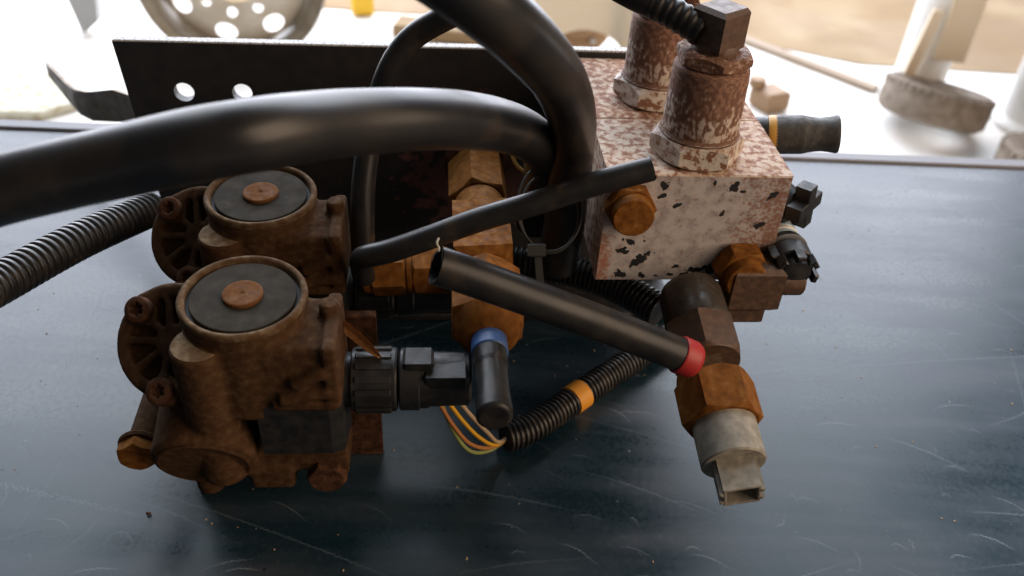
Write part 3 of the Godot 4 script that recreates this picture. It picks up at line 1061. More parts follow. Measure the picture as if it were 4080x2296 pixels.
# ---------------------------------------------------------------- corroded valve block
func build_block() -> void:
	var t := thing("valve_block", "corroded white-painted metal valve block with rust stains and black chips", "valve block", FB * Vector3(0, -0.0715, -0.08))
	var front := pictured("block_front_paint", block_front_texture(), 0.6)
	front.heightmap_enabled = true
	front.heightmap_texture = ntex(0.02, 15, null, 4, 256)
	front.heightmap_scale = 0.012
	var w := 0.052
	var h := -0.0715
	var s := Shape.new()
	var c := 0.0006
	s.quad(FB * Vector3(-w + c, h + c, 0), FB * Vector3(w - c, h + c, 0), FB * Vector3(w - c, -c, 0), FB * Vector3(-w + c, -c, 0))
	put(s, "front_face", front, t)
	s = Shape.new()
	var z0 := -c
	var z1 := -0.068
	# top, sides and underside of the front slab with a fine chamfer to the face
	s.quad(FB * Vector3(-w, 0, z0 - c), FB * Vector3(w, 0, z0 - c), FB * Vector3(w, 0, z1), FB * Vector3(-w, 0, z1))
	s.quad(FB * Vector3(-w + c, -c, 0), FB * Vector3(w - c, -c, 0), FB * Vector3(w, 0, z0 - c), FB * Vector3(-w, 0, z0 - c))
	s.quad(FB * Vector3(w, h, z0 - c), FB * Vector3(w, h, z1), FB * Vector3(w, 0, z1), FB * Vector3(w, 0, z0 - c))
	s.quad(FB * Vector3(w - c, h + c, 0), FB * Vector3(w, h, z0 - c), FB * Vector3(w, 0, z0 - c), FB * Vector3(w - c, -c, 0))
	s.quad(FB * Vector3(-w, h, z1), FB * Vector3(-w, h, z0 - c), FB * Vector3(-w, 0, z0 - c), FB * Vector3(-w, 0, z1))
	s.quad(FB * Vector3(-w, h, z0 - c), FB * Vector3(-w + c, h + c, 0), FB * Vector3(-w + c, -c, 0), FB * Vector3(-w, 0, z0 - c))
	s.quad(FB * Vector3(-w, h, z0 - c), FB * Vector3(w, h, z0 - c), FB * Vector3(w - c, h + c, 0), FB * Vector3(-w + c, h + c, 0))
	s.quad(FB * Vector3(-w, h, z1), FB * Vector3(w, h, z1), FB * Vector3(w, h, z0 - c), FB * Vector3(-w, h, z0 - c))
	s.quad(FB * Vector3(w, h, z1), FB * Vector3(-w, h, z1), FB * Vector3(-w, 0, z1), FB * Vector3(w, 0, z1))
	put(s, "front_slab", M.block_top_paint, t)
	s = Shape.new()
	s.box(Vector3(w * 2, -h, 0.093), FB.translated_local(Vector3(0, h / 2, -0.1152)), 0.0006)
	put(s, "rear_slab", M.block_rear_paint, t)
	# two brass plugs on the front face
	s = Shape.new()
	var f := FB.translated_local(Vector3(-0.0385, -0.0185, 0))
	nut(s, 0.0148, 0.0075, Transform3D(f.basis * Basis(Vector3.RIGHT, PI / 2), f.origin), 0.001)
	disc(s, 0.0116, 0.0155, Transform3D(f.basis * Basis(Vector3.RIGHT, PI / 2), f.origin), 0.0010)
	put(s, "brass_plug", M.orange_rust, t)


func threaded_plug(t: Node3D, x: float, z: float) -> void:
	var f := FB.translated_local(Vector3(x, 0.0006, z))
	var s := Shape.new()
	nut(s, 0.0268, 0.0135, f * Transform3D(Basis(Vector3.UP, -0.08), Vector3.ZERO), 0.0025)
	put(s, "hexagon_base", M.nut_paint, t)
	s = Shape.new()
	s.lathe(V2([0, 0.0135, 0.0224, 0.0135, 0.0226, 0.0145, 0.0218, 0.016, 0.0212, 0.0165]), f, 48)
	s.lathe(V2([0.0212, 0.0165, 0.0211, 0.030, 0.0209, 0.045, 0.0205, 0.052, 0.0196, 0.0535, 0.016, 0.0545, 0, 0.0545]), f, 56, 60)
	put(s, "flaking_barrel", M.barrel, t)
	s = Shape.new()
	nut(s, 0.0212, 0.0072, f * Transform3D(Basis(Vector3.UP, 0.5), Vector3(0, 0.0545, 0)), 0.0012)
	put(s, "top_hexagon", M.flaking_cylinder, t)


func build_fittings() -> void:
	var t := thing("threaded_fitting", "rusty hexagon fitting with flaking white paint and a square elbow on the block's front edge", "pipe fitting", FB * Vector3(0.0018, 0, -0.0261), "hexagon fittings on the block")
	threaded_plug(t, 0.0018, -0.0261)
	var f := FB.translated_local(Vector3(0.0018, 0, -0.0261))
	var s := Shape.new()
	s.lathe(V2([0, 0.0622, 0.0125, 0.0622, 0.0122, 0.066, 0.0105, 0.067, 0, 0.067]), f, 32, 60)
	put(s, "neck", M.polished_brown, t)
	s = Shape.new()
	s.prism(V2([-0.0108, -0.0105, 0.0082, -0.0108, 0.0115, -0.0075, 0.0115, 0.009, 0.0095, 0.0108, -0.0108, 0.0108]), 0.0225, 0.0022, f * Transform3D(Basis(Vector3.UP, 0.62), Vector3(0.0, 0.0625, 0)))
	put(s, "square_elbow", M.polished_brown, t)
	t = thing("threaded_fitting", "rusty hexagon fitting at the rear of the block, half hidden by the square elbow", "pipe fitting", FB * Vector3(-0.0074, 0, -0.0995), "hexagon fittings on the block")
	threaded_plug(t, -0.0074, -0.0995)
	f = FB.translated_local(Vector3(-0.0074, 0, -0.0995))
	s = Shape.new()
	s.prism(V2([-0.012, -0.012, 0.012, -0.012, 0.012, 0.012, -0.012, 0.012]), 0.026, 0.002, f * Transform3D(Basis(Vector3.UP, 0.9), Vector3(0.004, 0.0617, 0)))
	put(s, "square_elbow", M.dark_rust, t)

	# tee fitting that comes through the bracket towards the viewer
	var z6 := Vector3(0.107, -0.004, 0.995).normalized()
	var o := Vector3(-0.0330, 0.1205, -0.162)
	var a := axis(o, z6)
	t = thing("tee_fitting", "orange-rusted brass tee fitting with hexagons, between the bracket and a black tube stub", "pipe fitting", Vector3(-0.02, 0.1, -0.03))
	s = Shape.new()
	s.lathe(V2([0, 0, 0.0155, 0, 0.0155, 0.035, 0, 0.035]), a, 36)
	var crust := Shape.new()
	crust.lathe(V2([0, 0.008, 0.0195, 0.008, 0.0225, 0.010, 0.0218, 0.015, 0.0228, 0.021, 0.0205, 0.0265, 0.016, 0.0275, 0, 0.028]), a, 30, 50)
	put(crust, "crusted_washer", M.dark_rust, t)
	nut(s, 0.0205, 0.048, axis(o + z6 * 0.030, z6, 0.26), 0.003)
	put(s, "rear_hexagon", M.orange_rust, t)
	s = Shape.new()
	s.lathe(V2([0, 0.074, 0.0155, 0.076, 0.0165, 0.080, 0.0165, 0.098]), a, 36)
	s.box(Vector3(0.037, 0.058, 0.034), axis(o + z6 * 0.125, z6, 0.06), 0.004)
	put(s, "tee_body", M.orange_rust, t)
	s = Shape.new()
	nut(s, 0.0222, 0.040, axis(o + z6 * 0.160, z6, 0.0), 0.004)
	s.lathe(V2([0.0195, 0.199, 0.0165, 0.207, 0.0130, 0.211, 0.0095, 0.2125, 0, 0.2125]), a, 36, 60)
	put(s, "front_hexagon", M.orange_rust, t)
	var c := o + z6 * 0.148
	var left := Vector3(-0.995, -0.055, 0.09).normalized()
	s = Shape.new()
	disc(s, 0.0115, 0.04, axis(c, left), 0.001)
	nut(s, 0.0150, 0.021, axis(c + left * 0.020, left, 0.2), 0.0018)
	disc(s, 0.0128, 0.004, axis(c + left * 0.0408, left), 0.001)
	put(s, "side_hexagon", M.orange_rust, t)
	s = Shape.new()
	nut(s, 0.0138, 0.020, axis(c + left * 0.045, left, 0.5), 0.0015)
	disc(s, 0.0118, 0.007, axis(c + left * 0.064, left), 0.002)
	put(s, "side_nut", M.orange_rust, t)
	s = Shape.new()
	s.lathe(V2([0, 0.2105, 0.0088, 0.2105, 0.0095, 0.2115, 0.0098, 0.222, 0.0090, 0.2228, 0, 0.2228]), a, 32)
	put(s, "blue_collar", M.blue_plastic, t)
	s = Shape.new()
	var pts := []
	for k in 9:
		pts.append(a * Vector3(0, 0.2205 + 0.0060 * k, 0))
	var path := smooth(pts, 0.0015)
	var rad := PackedFloat32Array()
	for i in path.size():
		var g := float(i) / (path.size() - 1)
		rad.append(0.0090 - 0.0007 * sin(g * PI * 1.2) * float(g > 0.25 and g < 0.8) - (0.0025 * smoothstep(0.94, 1.0, g)))
	s.tube(path, rad, 36)
	put(s, "tube_stub", M.tube_black, t)

	# pressure sensor below the block
	o = Vector3(0.1046, 0.1145, 0.0)
	var d := Vector3(0.0150, -0.0289, 0.115).normalized()
	t = thing("pressure_sensor", "pressure sensor with rusty brass hexagon and grey plug, below the block's front", "sensor", Vector3(0.11, 0.09, 0.06))
	s = Shape.new()
	s.lathe(V2([0, -0.014, 0.0125, -0.014, 0.0165, -0.011, 0.0180, -0.006, 0.0184, 0.010, 0.0188, 0.014, 0.0178, 0.017, 0, 0.017]), axis(o, d), 44, 40)
	put(s, "dark_body", M.sensor_black, t)
	s = Shape.new()
	nut(s, 0.0206, 0.026, axis(o + d * 0.0145, d, 0.25), 0.003)
	put(s, "rear_hexagon", M.polished_brown, t)
	s = Shape.new()
	s.box(Vector3(0.0170, 0.026, 0.0155), axis(o + d * 0.048, d, 0.35), 0.002)
	put(s, "square_shank", M.dust_tan, t)
	s = Shape.new()
	disc(s, 0.0085, 0.018, axis(o + d * 0.0535, Vector3(-0.90, 0.12, 0.1)), 0.001)
	put(s, "side_port", M.orange_rust, t)
	s = Shape.new()
	nut(s, 0.0216, 0.0262, axis(o + d * 0.0525, d, 0.62), 0.003)
	put(s, "front_hexagon", M.orange_rust, t)
	s = Shape.new()
	s.lathe(V2([0, 0.078, 0.0162, 0.078, 0.0166, 0.079, 0.0166, 0.1005, 0.0158, 0.1015, 0, 0.1015]), axis(o, d), 48)
	var sh := put(s, "grey_shell", M.grey_plastic, t)
	# hollow rectangular socket
	var g := axis(o + d * 0.1008, d, 0.22 + PI / 2)
	var hw := 0.0092
	var hd := 0.0080
	var wall := 0.0016
	var ln := 0.0185
	s = Shape.new()
	for q in [[Vector3(hw * 2, ln, wall), Vector3(0, 0, hd)], [Vector3(hw * 2, ln, wall), Vector3(0, 0, -hd)], [Vector3(wall, ln, hd * 2 - wall), Vector3(hw - wall / 2, 0, 0)], [Vector3(wall, ln, hd * 2 - wall), Vector3(-hw + wall / 2, 0, 0)]]:
		s.box(q[0], g.translated_local(q[1] + Vector3(0, ln / 2 - 0.0005, 0)), 0.0004)
	s.box(Vector3(hw * 2 - wall * 2, 0.006, hd * 2 - wall), g.translated_local(Vector3(0, 0.0026, 0)), 0.0004)
	put(s, "plug_socket", M.grey_plastic, sh)
	for k in 2:
		for side in [-1.0, 1.0]:
			s = Shape.new()
			s.box(Vector3(0.0020, ln * 1.05, 0.0024), g.translated_local(Vector3(side * (hw + 0.0008), ln * 0.47, -0.0045 + 0.0085 * k)), 0.0005)
			put(s, "guide_rib", M.grey_plastic, sh)
	s = Shape.new()
	s.box(Vector3(hw * 2 - wall * 2.2, 0.001, hd * 2 - wall * 2.2), g.translated_local(Vector3(0, 0.0062, 0)), 0.0003)
	put(s, "socket_shade", M.dark_hole, sh)  # dark sheet over the grey floor, shade put into its colour

	# brass elbow at the lower right corner with its black quick connector
	t = thing("brass_elbow", "brown rusted brass elbow cap at the block's lower right corner", "pipe fitting", FB * Vector3(0.034, -0.065, 0.01))
	s = Shape.new()
	f = FB.translated_local(Vector3(0.032, -0.058, 0.0005))
	nut(s, 0.0165, 0.013, Transform3D(f.basis * Basis(Vector3.RIGHT, PI / 2), f.origin), 0.002)
	disc(s, 0.0122, 0.0205, Transform3D(f.basis * Basis(Vector3.RIGHT, PI / 2), f.origin), 0.0012)
	put(s, "round_cap", M.orange_rust, t)
	s = Shape.new()
	s.box(Vector3(0.030, 0.030, 0.021), f.translated_local(Vector3(0.007, -0.006, 0.0112)), 0.003)
	s.prism(V2([-0.014, -0.012, 0.014, -0.012, 0.019, 0, 0.014, 0.012, -0.014, 0.012]), 0.016, 0.002, f.translated_local(Vector3(0.003, -0.034, 0.004)))
	put(s, "elbow_body", M.polished_brown, t)
	s = Shape.new()
	disc(s, 0.0100, 0.016, axis(f * Vector3(0.0200, -0.004, 0.010), f.basis.x), 0.0012)
	put(s, "side_collar", M.polished_brown, t)

	t = thing("quick_connector", "black clip connector with pale blue striped tube, right of the brass elbow", "connector", Vector3(0.165, 0.135, -0.015))
	var q := Vector3.ZERO
	var e := Vector3.ZERO
	var q2 := Vector3(0.1585, 0.1355, -0.052)
	var e2 := Vector3(0.09, -0.06, 1.0).normalized()
	var qa := axis(q2, e2)
	for k in 4:
		s = Shape.new()
		s.lathe(V2([0, 0.0036 * k, 0.0104, 0.0036 * k, 0.0108, 0.0036 * k + 0.0004, 0.0108, 0.0036 * k + 0.0030, 0.0104, 0.0036 * k + 0.0034, 0, 0.0036 * k + 0.0034]), qa, 36)
		put(s, "striped_sleeve", [M.pale_paint, M.pale_blue, M.pale_paint, M.pale_blue][k], t)
	s = Shape.new()
	s.lathe(V2([0, -0.008, 0.0100, -0.008, 0.0100, 0.0142, 0.0114, 0.0145, 0.0118, 0.0155, 0.0118, 0.0185, 0.0108, 0.019, 0.0108, 0.0225, 0.0122, 0.0232, 0.0126, 0.0245, 0.0126, 0.034, 0.0118, 0.035, 0.0095, 0.0352, 0.0085, 0.041, 0, 0.042]), qa, 40)
	s.box(Vector3(0.016, 0.012, 0.006), qa * Transform3D(Basis(), Vector3(0, 0.029, -0.0115)), 0.001)
	put(s, "shell", M.black_plastic, t)
	s = Shape.new()
	s.lathe(V2([0.0110, 0.0188, 0.0126, 0.0190, 0.0129, 0.0198, 0.0126, 0.0212, 0.0110, 0.0216]), qa, 40)
	s.box(Vector3(0.004, 0.003, 0.002), qa * Transform3D(Basis(Vector3.UP, 0.5), Vector3.ZERO).translated_local(Vector3(0, 0.0190, -0.0126)), 0.0004)
	put(s, "pale_ring", M.clip_grey, t)
	for k in 7:
		s = Shape.new()
		s.box(Vector3(0.0030, 0.0085, 0.0052), qa * Transform3D(Basis(Vector3.UP, TAU * k / 7.0), Vector3.ZERO).translated_local(Vector3(0.0118, 0.0385, 0)), 0.0006)
		put(s, "prong", M.black_plastic, t)
	s = Shape.new()
	s.lathe(V2([0, 0, 0.0085, 0, 0.0085, 0.016, 0, 0.016]), axis(FB * Vector3(0.046, -0.062, 0.012), Vector3(1, 0.05, -0.3)), 28)
	put(s, "inlet_neck", M.polished_brown, t)

	t = thing("plug_connector", "black plastic plug with a cross-shaped end, on the block's right side", "connector", Vector3(0.165, 0.15, -0.05))
	q = Vector3(0.1530, 0.1530, -0.060)
	e = Vector3(0.72, 0.05, 0.62).normalized()
	s = Shape.new()
	s.lathe(V2([0, -0.010, 0.0150, -0.010, 0.0150, 0.0, 0.0135, 0.006, 0.0105, 0.014, 0, 0.0145]), axis(q, e), 36)
	s.box(Vector3(0.016, 0.016, 0.018), axis(q + e * 0.006 + Vector3(-0.002, -0.008, 0), e, 0.2), 0.002)
	put(s, "plug_body", M.black_plastic, t)
	s = Shape.new()
	var k1 := 0.0042
	var k2 := 0.0132
	s.prism(V2([k1, k1, k2, k1, k2, -k1, k1, -k1, k1, -k2, -k1, -k2, -k1, -k1, -k2, -k1, -k2, k1, -k1, k1, -k1, k2, k1, k2]), 0.010, 0.0006, axis(q + e * 0.011 + Vector3(0.004, 0.003, 0), e, 0.15))
	put(s, "cross_end", M.black_plastic, t)

	t = thing("tube_stub", "short cut black tube with an amber ring on the block's right side", "tube", Vector3(0.175, 0.172, -0.1))
	q = Vector3(0.1550, 0.1720, -0.1076)
	e = Vector3(0.97, 0.14, 0.12).normalized()
	s = Shape.new()
	s.lathe(V2([0, -0.016, 0.0100, -0.016, 0.0115, -0.012, 0.0115, 0.0, 0.010, 0.002, 0, 0.002]), axis(q, e), 36)
	put(s, "socket", M.black_plastic, t)
	s = Shape.new()
	s.lathe(V2([0, 0.0005, 0.0114, 0.0005, 0.0122, 0.0018, 0.0122, 0.0055, 0.0112, 0.0068, 0, 0.0068]), axis(q, e), 40, 50)
	put(s, "amber_ring", M.yellow_ring, t)
	pts = []
	for k in 7:
		pts.append(q + e * (0.0432 - 0.0064 * k))
	path = smooth(pts, 0.0012)
	rad = PackedFloat32Array()
	for i in path.size():
		rad.append(0.0122 - 0.0016 * sin(PI * clampf(i / (path.size() * 0.55), 0, 1)) - 0.0006 * float(i == 0))
	s = Shape.new()
	s.tube(path, rad, 40, false, true, 1.0)
	var inner := PackedVector3Array()
	for i in 6:
		inner.append(path[5 - i])
	s.tube(inner, even(6, 0.0098), 40, true, false)
	var oring := PackedVector3Array()
	var nring := PackedVector3Array()
	var tt := (path[1] - path[0]).normalized()
	var nn := tt.cross(Vector3.RIGHT if absf(tt.x) < 0.8 else Vector3.UP).normalized()
	for j in 41:
		var w := nn.rotated(tt, TAU * (j % 40) / 40.0)
		oring.append(path[0] + w * rad[0])
		nring.append(path[0] + w * 0.0098)
	s.grid([nring, oring], true)
	put(s, "rubber_sleeve", M.dusty_rubber, t)


func build_hoses() -> void:
	var s := hose([Vector3(-0.2750, 0.2055, 0.1125), Vector3(-0.2279, 0.2286, 0.1247), Vector3(-0.1857, 0.2495, 0.1353), Vector3(-0.1324, 0.2686, 0.1397), Vector3(-0.0945, 0.2795, 0.1400), Vector3(-0.0639, 0.2694, 0.104), Vector3(-0.0292, 0.2541, 0.0655), Vector3(-0.0046, 0.2235, 0.0096), Vector3(0.0120, 0.1882, -0.0389), Vector3(0.0150, 0.1627, -0.060), Vector3(0.0150, 0.1407, -0.072), Vector3(0.012, 0.11, -0.085)], 0.0125, 48, 0.004)
	tag(put(s, "air_hose", M.rubber), "thick black rubber hose arching across the valves from the left edge", "hose", "thick rubber hoses")
	s = hose([Vector3(-0.1203, 0.380, 0.1094), Vector3(-0.0803, 0.357, 0.1094), Vector3(-0.0472, 0.3378, 0.1051), Vector3(-0.0187, 0.3165, 0.0961), Vector3(0.0004, 0.2915, 0.0711), Vector3(0.0157, 0.2592, 0.0329), Vector3(0.0256, 0.2184, -0.0116), Vector3(0.0285, 0.1797, -0.040), Vector3(0.0290, 0.1548, -0.048), Vector3(0.0290, 0.1304, -0.048), Vector3(0.0270, 0.10, -0.052)], 0.0125, 48, 0.004)
	tag(put(s, "air_hose", M.rubber), "thick black rubber hose curving down from above beside the white block", "hose", "thick rubber hoses")
	s = hose([Vector3(0.0163, 0.2817, -0.0467), Vector3(-0.0135, 0.2704, -0.0508), Vector3(-0.0401, 0.2566, -0.0528), Vector3(-0.0595, 0.2435, -0.0555), Vector3(-0.0702, 0.2316, -0.0528), Vector3(-0.0775, 0.2162, -0.0475), Vector3(-0.0843, 0.193, -0.0425), Vector3(-0.0877, 0.1671, -0.0292), Vector3(-0.0877, 0.1446, -0.0185), Vector3(-0.0865, 0.1150, -0.0076)], 0.0068)
	tag(put(s, "air_tube", M.tube_black), "thin black tube arching in front of the bracket and behind both hoses", "tube")
	s = open_tube([Vector3(0.0679, 0.2018, 0.001), Vector3(0.0398, 0.1943, 0.0066), Vector3(0.0099, 0.1838, 0.012), Vector3(-0.0204, 0.1733, 0.0162), Vector3(-0.0451, 0.1621, 0.0184), Vector3(-0.0662, 0.1525, 0.0193), Vector3(-0.0785, 0.1468, 0.0174), Vector3(-0.0835, 0.1391, 0.0114), Vector3(-0.0840, 0.1232, 0.0046)], 0.0064, 0.0016)
	tag(put(s, "air_tube", M.tube_black), "cut black tube rising from the brass side nut to the white block's corner", "tube", "cut black tubes")
	var t := thing("air_tube", "cut black tube with open end and a red collar at the sensor", "tube", Vector3(0.03, 0.15, 0.065), "cut black tubes")
	s = open_tube([Vector3(-0.0344, 0.1916, 0.0838), Vector3(-0.0197, 0.185, 0.0812), Vector3(0.0062, 0.1718, 0.0762), Vector3(0.0419, 0.1532, 0.0689), Vector3(0.0717, 0.1378, 0.0642), Vector3(0.0886, 0.1294, 0.0622)], 0.0089, 0.0014)
	put(s, "tube", M.tube_black, t)
	s = Shape.new()
	var d := Vector3(0.0122, -0.0060, -0.0010).normalized()
	s.lathe(V2([0, -0.001, 0.0094, -0.001, 0.0099, 0.0, 0.0098, 0.007, 0.0085, 0.0098, 0.006, 0.0105, 0, 0.0105]), axis(Vector3(0.0870, 0.1302, 0.0624), d), 40, 50)
	put(s, "red_collar", M.red_plastic, t)
	s = Shape.new()
	s.tube(smooth([Vector3(-0.0337, 0.2030, 0.0787), Vector3(-0.0345, 0.2012, 0.0803), Vector3(-0.0334, 0.1998, 0.0815), Vector3(-0.0334, 0.1985, 0.0828)], 0.0008), even(smooth([Vector3(-0.0337, 0.2030, 0.0787), Vector3(-0.0345, 0.2012, 0.0803), Vector3(-0.0334, 0.1998, 0.0815), Vector3(-0.0334, 0.1985, 0.0828)], 0.0008).size(), 0.0004), 8)
	put(s, "frayed_strand", M.grit_pale, t)
	s = conduit([Vector3(-0.280, 0.160, 0.150), Vector3(-0.2756, 0.1449, 0.0939), Vector3(-0.2689, 0.1315, 0.0414), Vector3(-0.2535, 0.1223, -0.0143), Vector3(-0.2368, 0.1063, -0.0773)], 0.0112, 0.0047)
	tag(put(s, "corrugated_conduit", M.conduit_black), "thick corrugated black conduit ending beside the rear valve, coming from the left edge", "conduit", "corrugated conduits")
	var cp := [Vector3(0.0016, 0.0115, 0.0151), Vector3(0.0191, 0.0105, 0.0032), Vector3(0.0479, 0.01, -0.0269), Vector3(0.0705, 0.01, -0.0506), Vector3(0.0914, 0.01, -0.0713), Vector3(0.1236, 0.01, -0.1056)]
	t = thing("corrugated_conduit", "corrugated black conduit wrapped with yellow tape, lying under the block", "conduit", Vector3(0.05, 0, -0.03), "corrugated conduits")
	put(conduit(cp, 0.0098, 0.0034), "conduit", M.conduit_black, t)
	s = Shape.new()
	var path := smooth(cp, 0.001)
	var from := 0
	for i in path.size():
		if path[i].x < 0.0445: from = i
	var band := path.slice(from, from + 13)
	s.tube(band, even(band.size(), 0.0102), 36)
	put(s, "yellow_tape", M.yellow_tape, t)
	s = Shape.new()
	var mouth := smooth(cp, 0.001).slice(0, 3)
	s.tube(PackedVector3Array([mouth[0] - (mouth[1] - mouth[0]) * 0.4, mouth[0] - (mouth[1] - mouth[0]) * 0.2]), even(2, 0.0078), 24)
	put(s, "mouth_shade", M.dark_hole, t)  # dark disc on the closed end, painted shade of the hollow
	s = conduit([Vector3(0.0000, 0.080, -0.082), Vector3(0.0280, 0.0800, -0.078), Vector3(0.0554, 0.0786, -0.070), Vector3(0.0756, 0.0785, -0.057), Vector3(0.0950, 0.0775, -0.040)], 0.0110, 0.0036)
	tag(put(s, "corrugated_conduit", M.conduit_black), "corrugated black conduit end in the shadow right below the block", "conduit", "corrugated conduits")
	var hp := smooth([Vector3(-0.010, 0.285, -0.100), Vector3(0.0234, 0.2777, -0.0813), Vector3(0.0552, 0.269, -0.0622), Vector3(0.0741, 0.2640, -0.0549), Vector3(0.0900, 0.2575, -0.0485)], 0.0006)
	var hr := even(hp.size(), 0.0076)
	for i in hp.size():
		var k := float(i) / hp.size()
		if k > 0.74:
			hr[i] = 0.0079 + 0.00035 * sin(i * 0.8)
	s = Shape.new()
	s.tube(hp, hr, 32)
	tag(put(s, "elbow_hose", M.tube_black), "black hose with ribbed end plugged into the square elbow on the block", "hose")
	# loose wires between the front valve's connector and the taped conduit
	var w := [["wire_orange", Vector3(-0.0375, 0.0700, 0.046), Vector3(-0.0290, 0.0470, 0.042), Vector3(-0.0190, 0.0260, 0.036), Vector3(-0.0070, 0.0120, 0.025)], ["wire_green", Vector3(-0.0365, 0.0710, 0.045), Vector3(-0.0300, 0.0440, 0.041), Vector3(-0.0200, 0.0215, 0.037), Vector3(-0.0080, 0.0090, 0.025)], ["wire_yellow", Vector3(-0.0320, 0.0680, 0.044), Vector3(-0.0235, 0.0490, 0.040), Vector3(-0.0140, 0.0290, 0.033), Vector3(-0.0040, 0.0125, 0.023)], ["wire_cream", Vector3(-0.0270, 0.0690, 0.042), Vector3(-0.0190, 0.0520, 0.038), Vector3(-0.0095, 0.0320, 0.031), Vector3(-0.0020, 0.0140, 0.022)]]
	var say := ["orange wire, outermost of the loose strands below the black connector", "olive green wire, lowest of the strands entering the taped conduit", "bright yellow wire in the middle of the loose strands", "cream wire, nearest the black tube stub among the loose strands"]
	for k in 4:
		s = Shape.new()
		path = smooth([w[k][1], w[k][2], w[k][3], w[k][4], Vector3(0.006, 0.0095 + 0.001 * k, 0.0125)], 0.001)
		s.tube(path, even(path.size(), 0.00125), 12)
		tag(put(s, "wire", M[w[k][0]]), say[k], "wire", "loose wires")


func build_small() -> void:
	# round black cap with a yellow ring behind the hose ends
	var t := thing("round_cap", "round black fitting cap with a yellow ring, behind the hose ends", "pipe fitting", Vector3(0.008, 0.17, -0.06))
	var s := Shape.new()
	var n := Vector3(-0.15, 0.55, 0.82).normalized()
	disc(s, 0.0135, 0.03, axis(Vector3(0.0075, 0.169, -0.070) - n * 0.03, n), 0.002)
	put(s, "cap_body", M.black_plastic, t)
	s = Shape.new()
	s.lathe(V2([0.0118, 0, 0.0133, 0.0001, 0.0136, 0.001, 0.0124, 0.0018, 0.0112, 0.0010]), axis(Vector3(0.0075, 0.169, -0.070), n), 40, 60)
	put(s, "yellow_ring", M.yellow_ring, t)
	# cable tie
	t = thing("cable_tie", "thin dark grey cable tie looped below the hose ends, tail hanging", "cable tie", Vector3(0.017, 0.14, -0.03))
	for k in 2:
		var ring := []
		var c := Vector3(0.0185, 0.158 - 0.004 * k, -0.026)
		for j in 26:
			var a := TAU * j / 25.0
			ring.append(c + Vector3(cos(a) * (0.0185 - 0.002 * k), sin(a) * (0.0235 - 0.003 * k) * 0.85, -sin(a) * 0.0145 + 0.003 * cos(a)))
		s = Shape.new()
		var path := smooth(ring, 0.0015)
		s.tube(path, even(path.size(), 0.00075), 10)
		put(s, "loop", M.tie_grey, t)
	s = Shape.new()
	s.box(Vector3(0.0105, 0.0075, 0.005), Transform3D(Basis(Vector3.RIGHT, -0.6) * Basis(Vector3.BACK, 0.06), Vector3(0.0127, 0.137, -0.0128)), 0.0008)
	put(s, "lock_head", M.tie_grey, t)
	s = Shape.new()
	s.box(Vector3(0.0042, 0.022, 0.0012), Transform3D(Basis(Vector3.RIGHT, -0.45) * Basis(Vector3.BACK, 0.16), Vector3(0.0150, 0.1265, -0.0085)), 0.0003)
	put(s, "tail", M.tie_grey, t)
	# dry leaf strip caught beside the front valve
	s = Shape.new()
	var rows := []
	var a := Vector3(-0.0905, 0.1400, 0.0600)
	var b := Vector3(-0.0645, 0.1205, 0.0680)
	for i in 15:
		var f := i / 14.0
		var half := 0.0048 * pow(sin(PI * clampf(f * 0.93 + 0.06, 0, 1)), 0.55) + 0.0004
		var row := PackedVector3Array()
		for j in 7:
			var g := j / 6.0 * 2.0 - 1.0
			row.append(a.lerp(b, f) + Vector3(0.45, 0.6, 0.3).normalized() * half * g + Vector3(-0.1, 0.5, 0.8) * (0.0012 * absf(g) + 0.0006 * sin(f * 9.0)))
		rows.append(row)
	s.grid(rows)
	var under := []
	for r in rows:
		var q := PackedVector3Array()
		for p in r:
			q.append(p - Vector3(-0.1, 0.5, 0.8) * 0.0006)
		q.reverse()
		under.append(q)
	s.grid(under)
	tag(put(s, "dry_leaf", M.leaf), "dry brown leaf strip lying on the front valve's black connector", "leaf")
	# grit on the sheet
	var crumbs := [[Vector3(-0.2015, 0, 0.0825), "rust", "tiny red-brown rust crumb by the front valve's left bolt"]]
	for c in crumbs:
		s = Shape.new()
		var path := smooth([c[0] + Vector3(-0.004, 0.001, -0.002), c[0] + Vector3(-0.001, 0.0016, 0.0), c[0] + Vector3(0.0018, 0.0012, 0.0004), c[0] + Vector3(0.0045, 0.001, 0.0024)], 0.0006) if c[1] == "dark" else smooth([c[0] + Vector3(-0.0012, 0.0008, 0), c[0] + Vector3(0.0, 0.0012, 0.0003), c[0] + Vector3(0.0012, 0.0009, -0.0002)], 0.0004)
		var rad := even(path.size(), 0.0007)
		for i in path.size():
			rad[i] = 0.0004 + 0.0006 * absf(sin(i * 1.3))
		s.tube(path, rad, 8)
		tag(put(s, "crumb", M.dark_hole if c[1] == "dark" else M.dark_rust), c[2], "crumb")
	var mm := MultiMesh.new()
	var ball := SphereMesh.new()
	ball.radius = 0.0005
	ball.height = 0.0007
	ball.radial_segments = 6
	ball.rings = 3
	mm.transform_format = MultiMesh.TRANSFORM_3D
	mm.mesh = ball
	mm.instance_count = 240
	for i in 240:
		var k := rng.randf_range(0.4, 1.5)
		mm.set_instance_transform(i, Transform3D(Basis(Vector3.UP, rng.randf() * TAU).scaled(Vector3(k, k * 0.6, k * rng.randf_range(0.6, 2.0))), Vector3(rng.randf_range(-0.42, 0.42), 0.0002, rng.randf_range(-0.36, 0.2))))
	var g := MultiMeshInstance3D.new()
	g.name = "grit"
	g.multimesh = mm
	g.material_override = M.grit
	add_child(g)
	tag(g, "fine pale grit scattered over the dark sheet", "grit")
	g.set_meta("kind", "stuff")


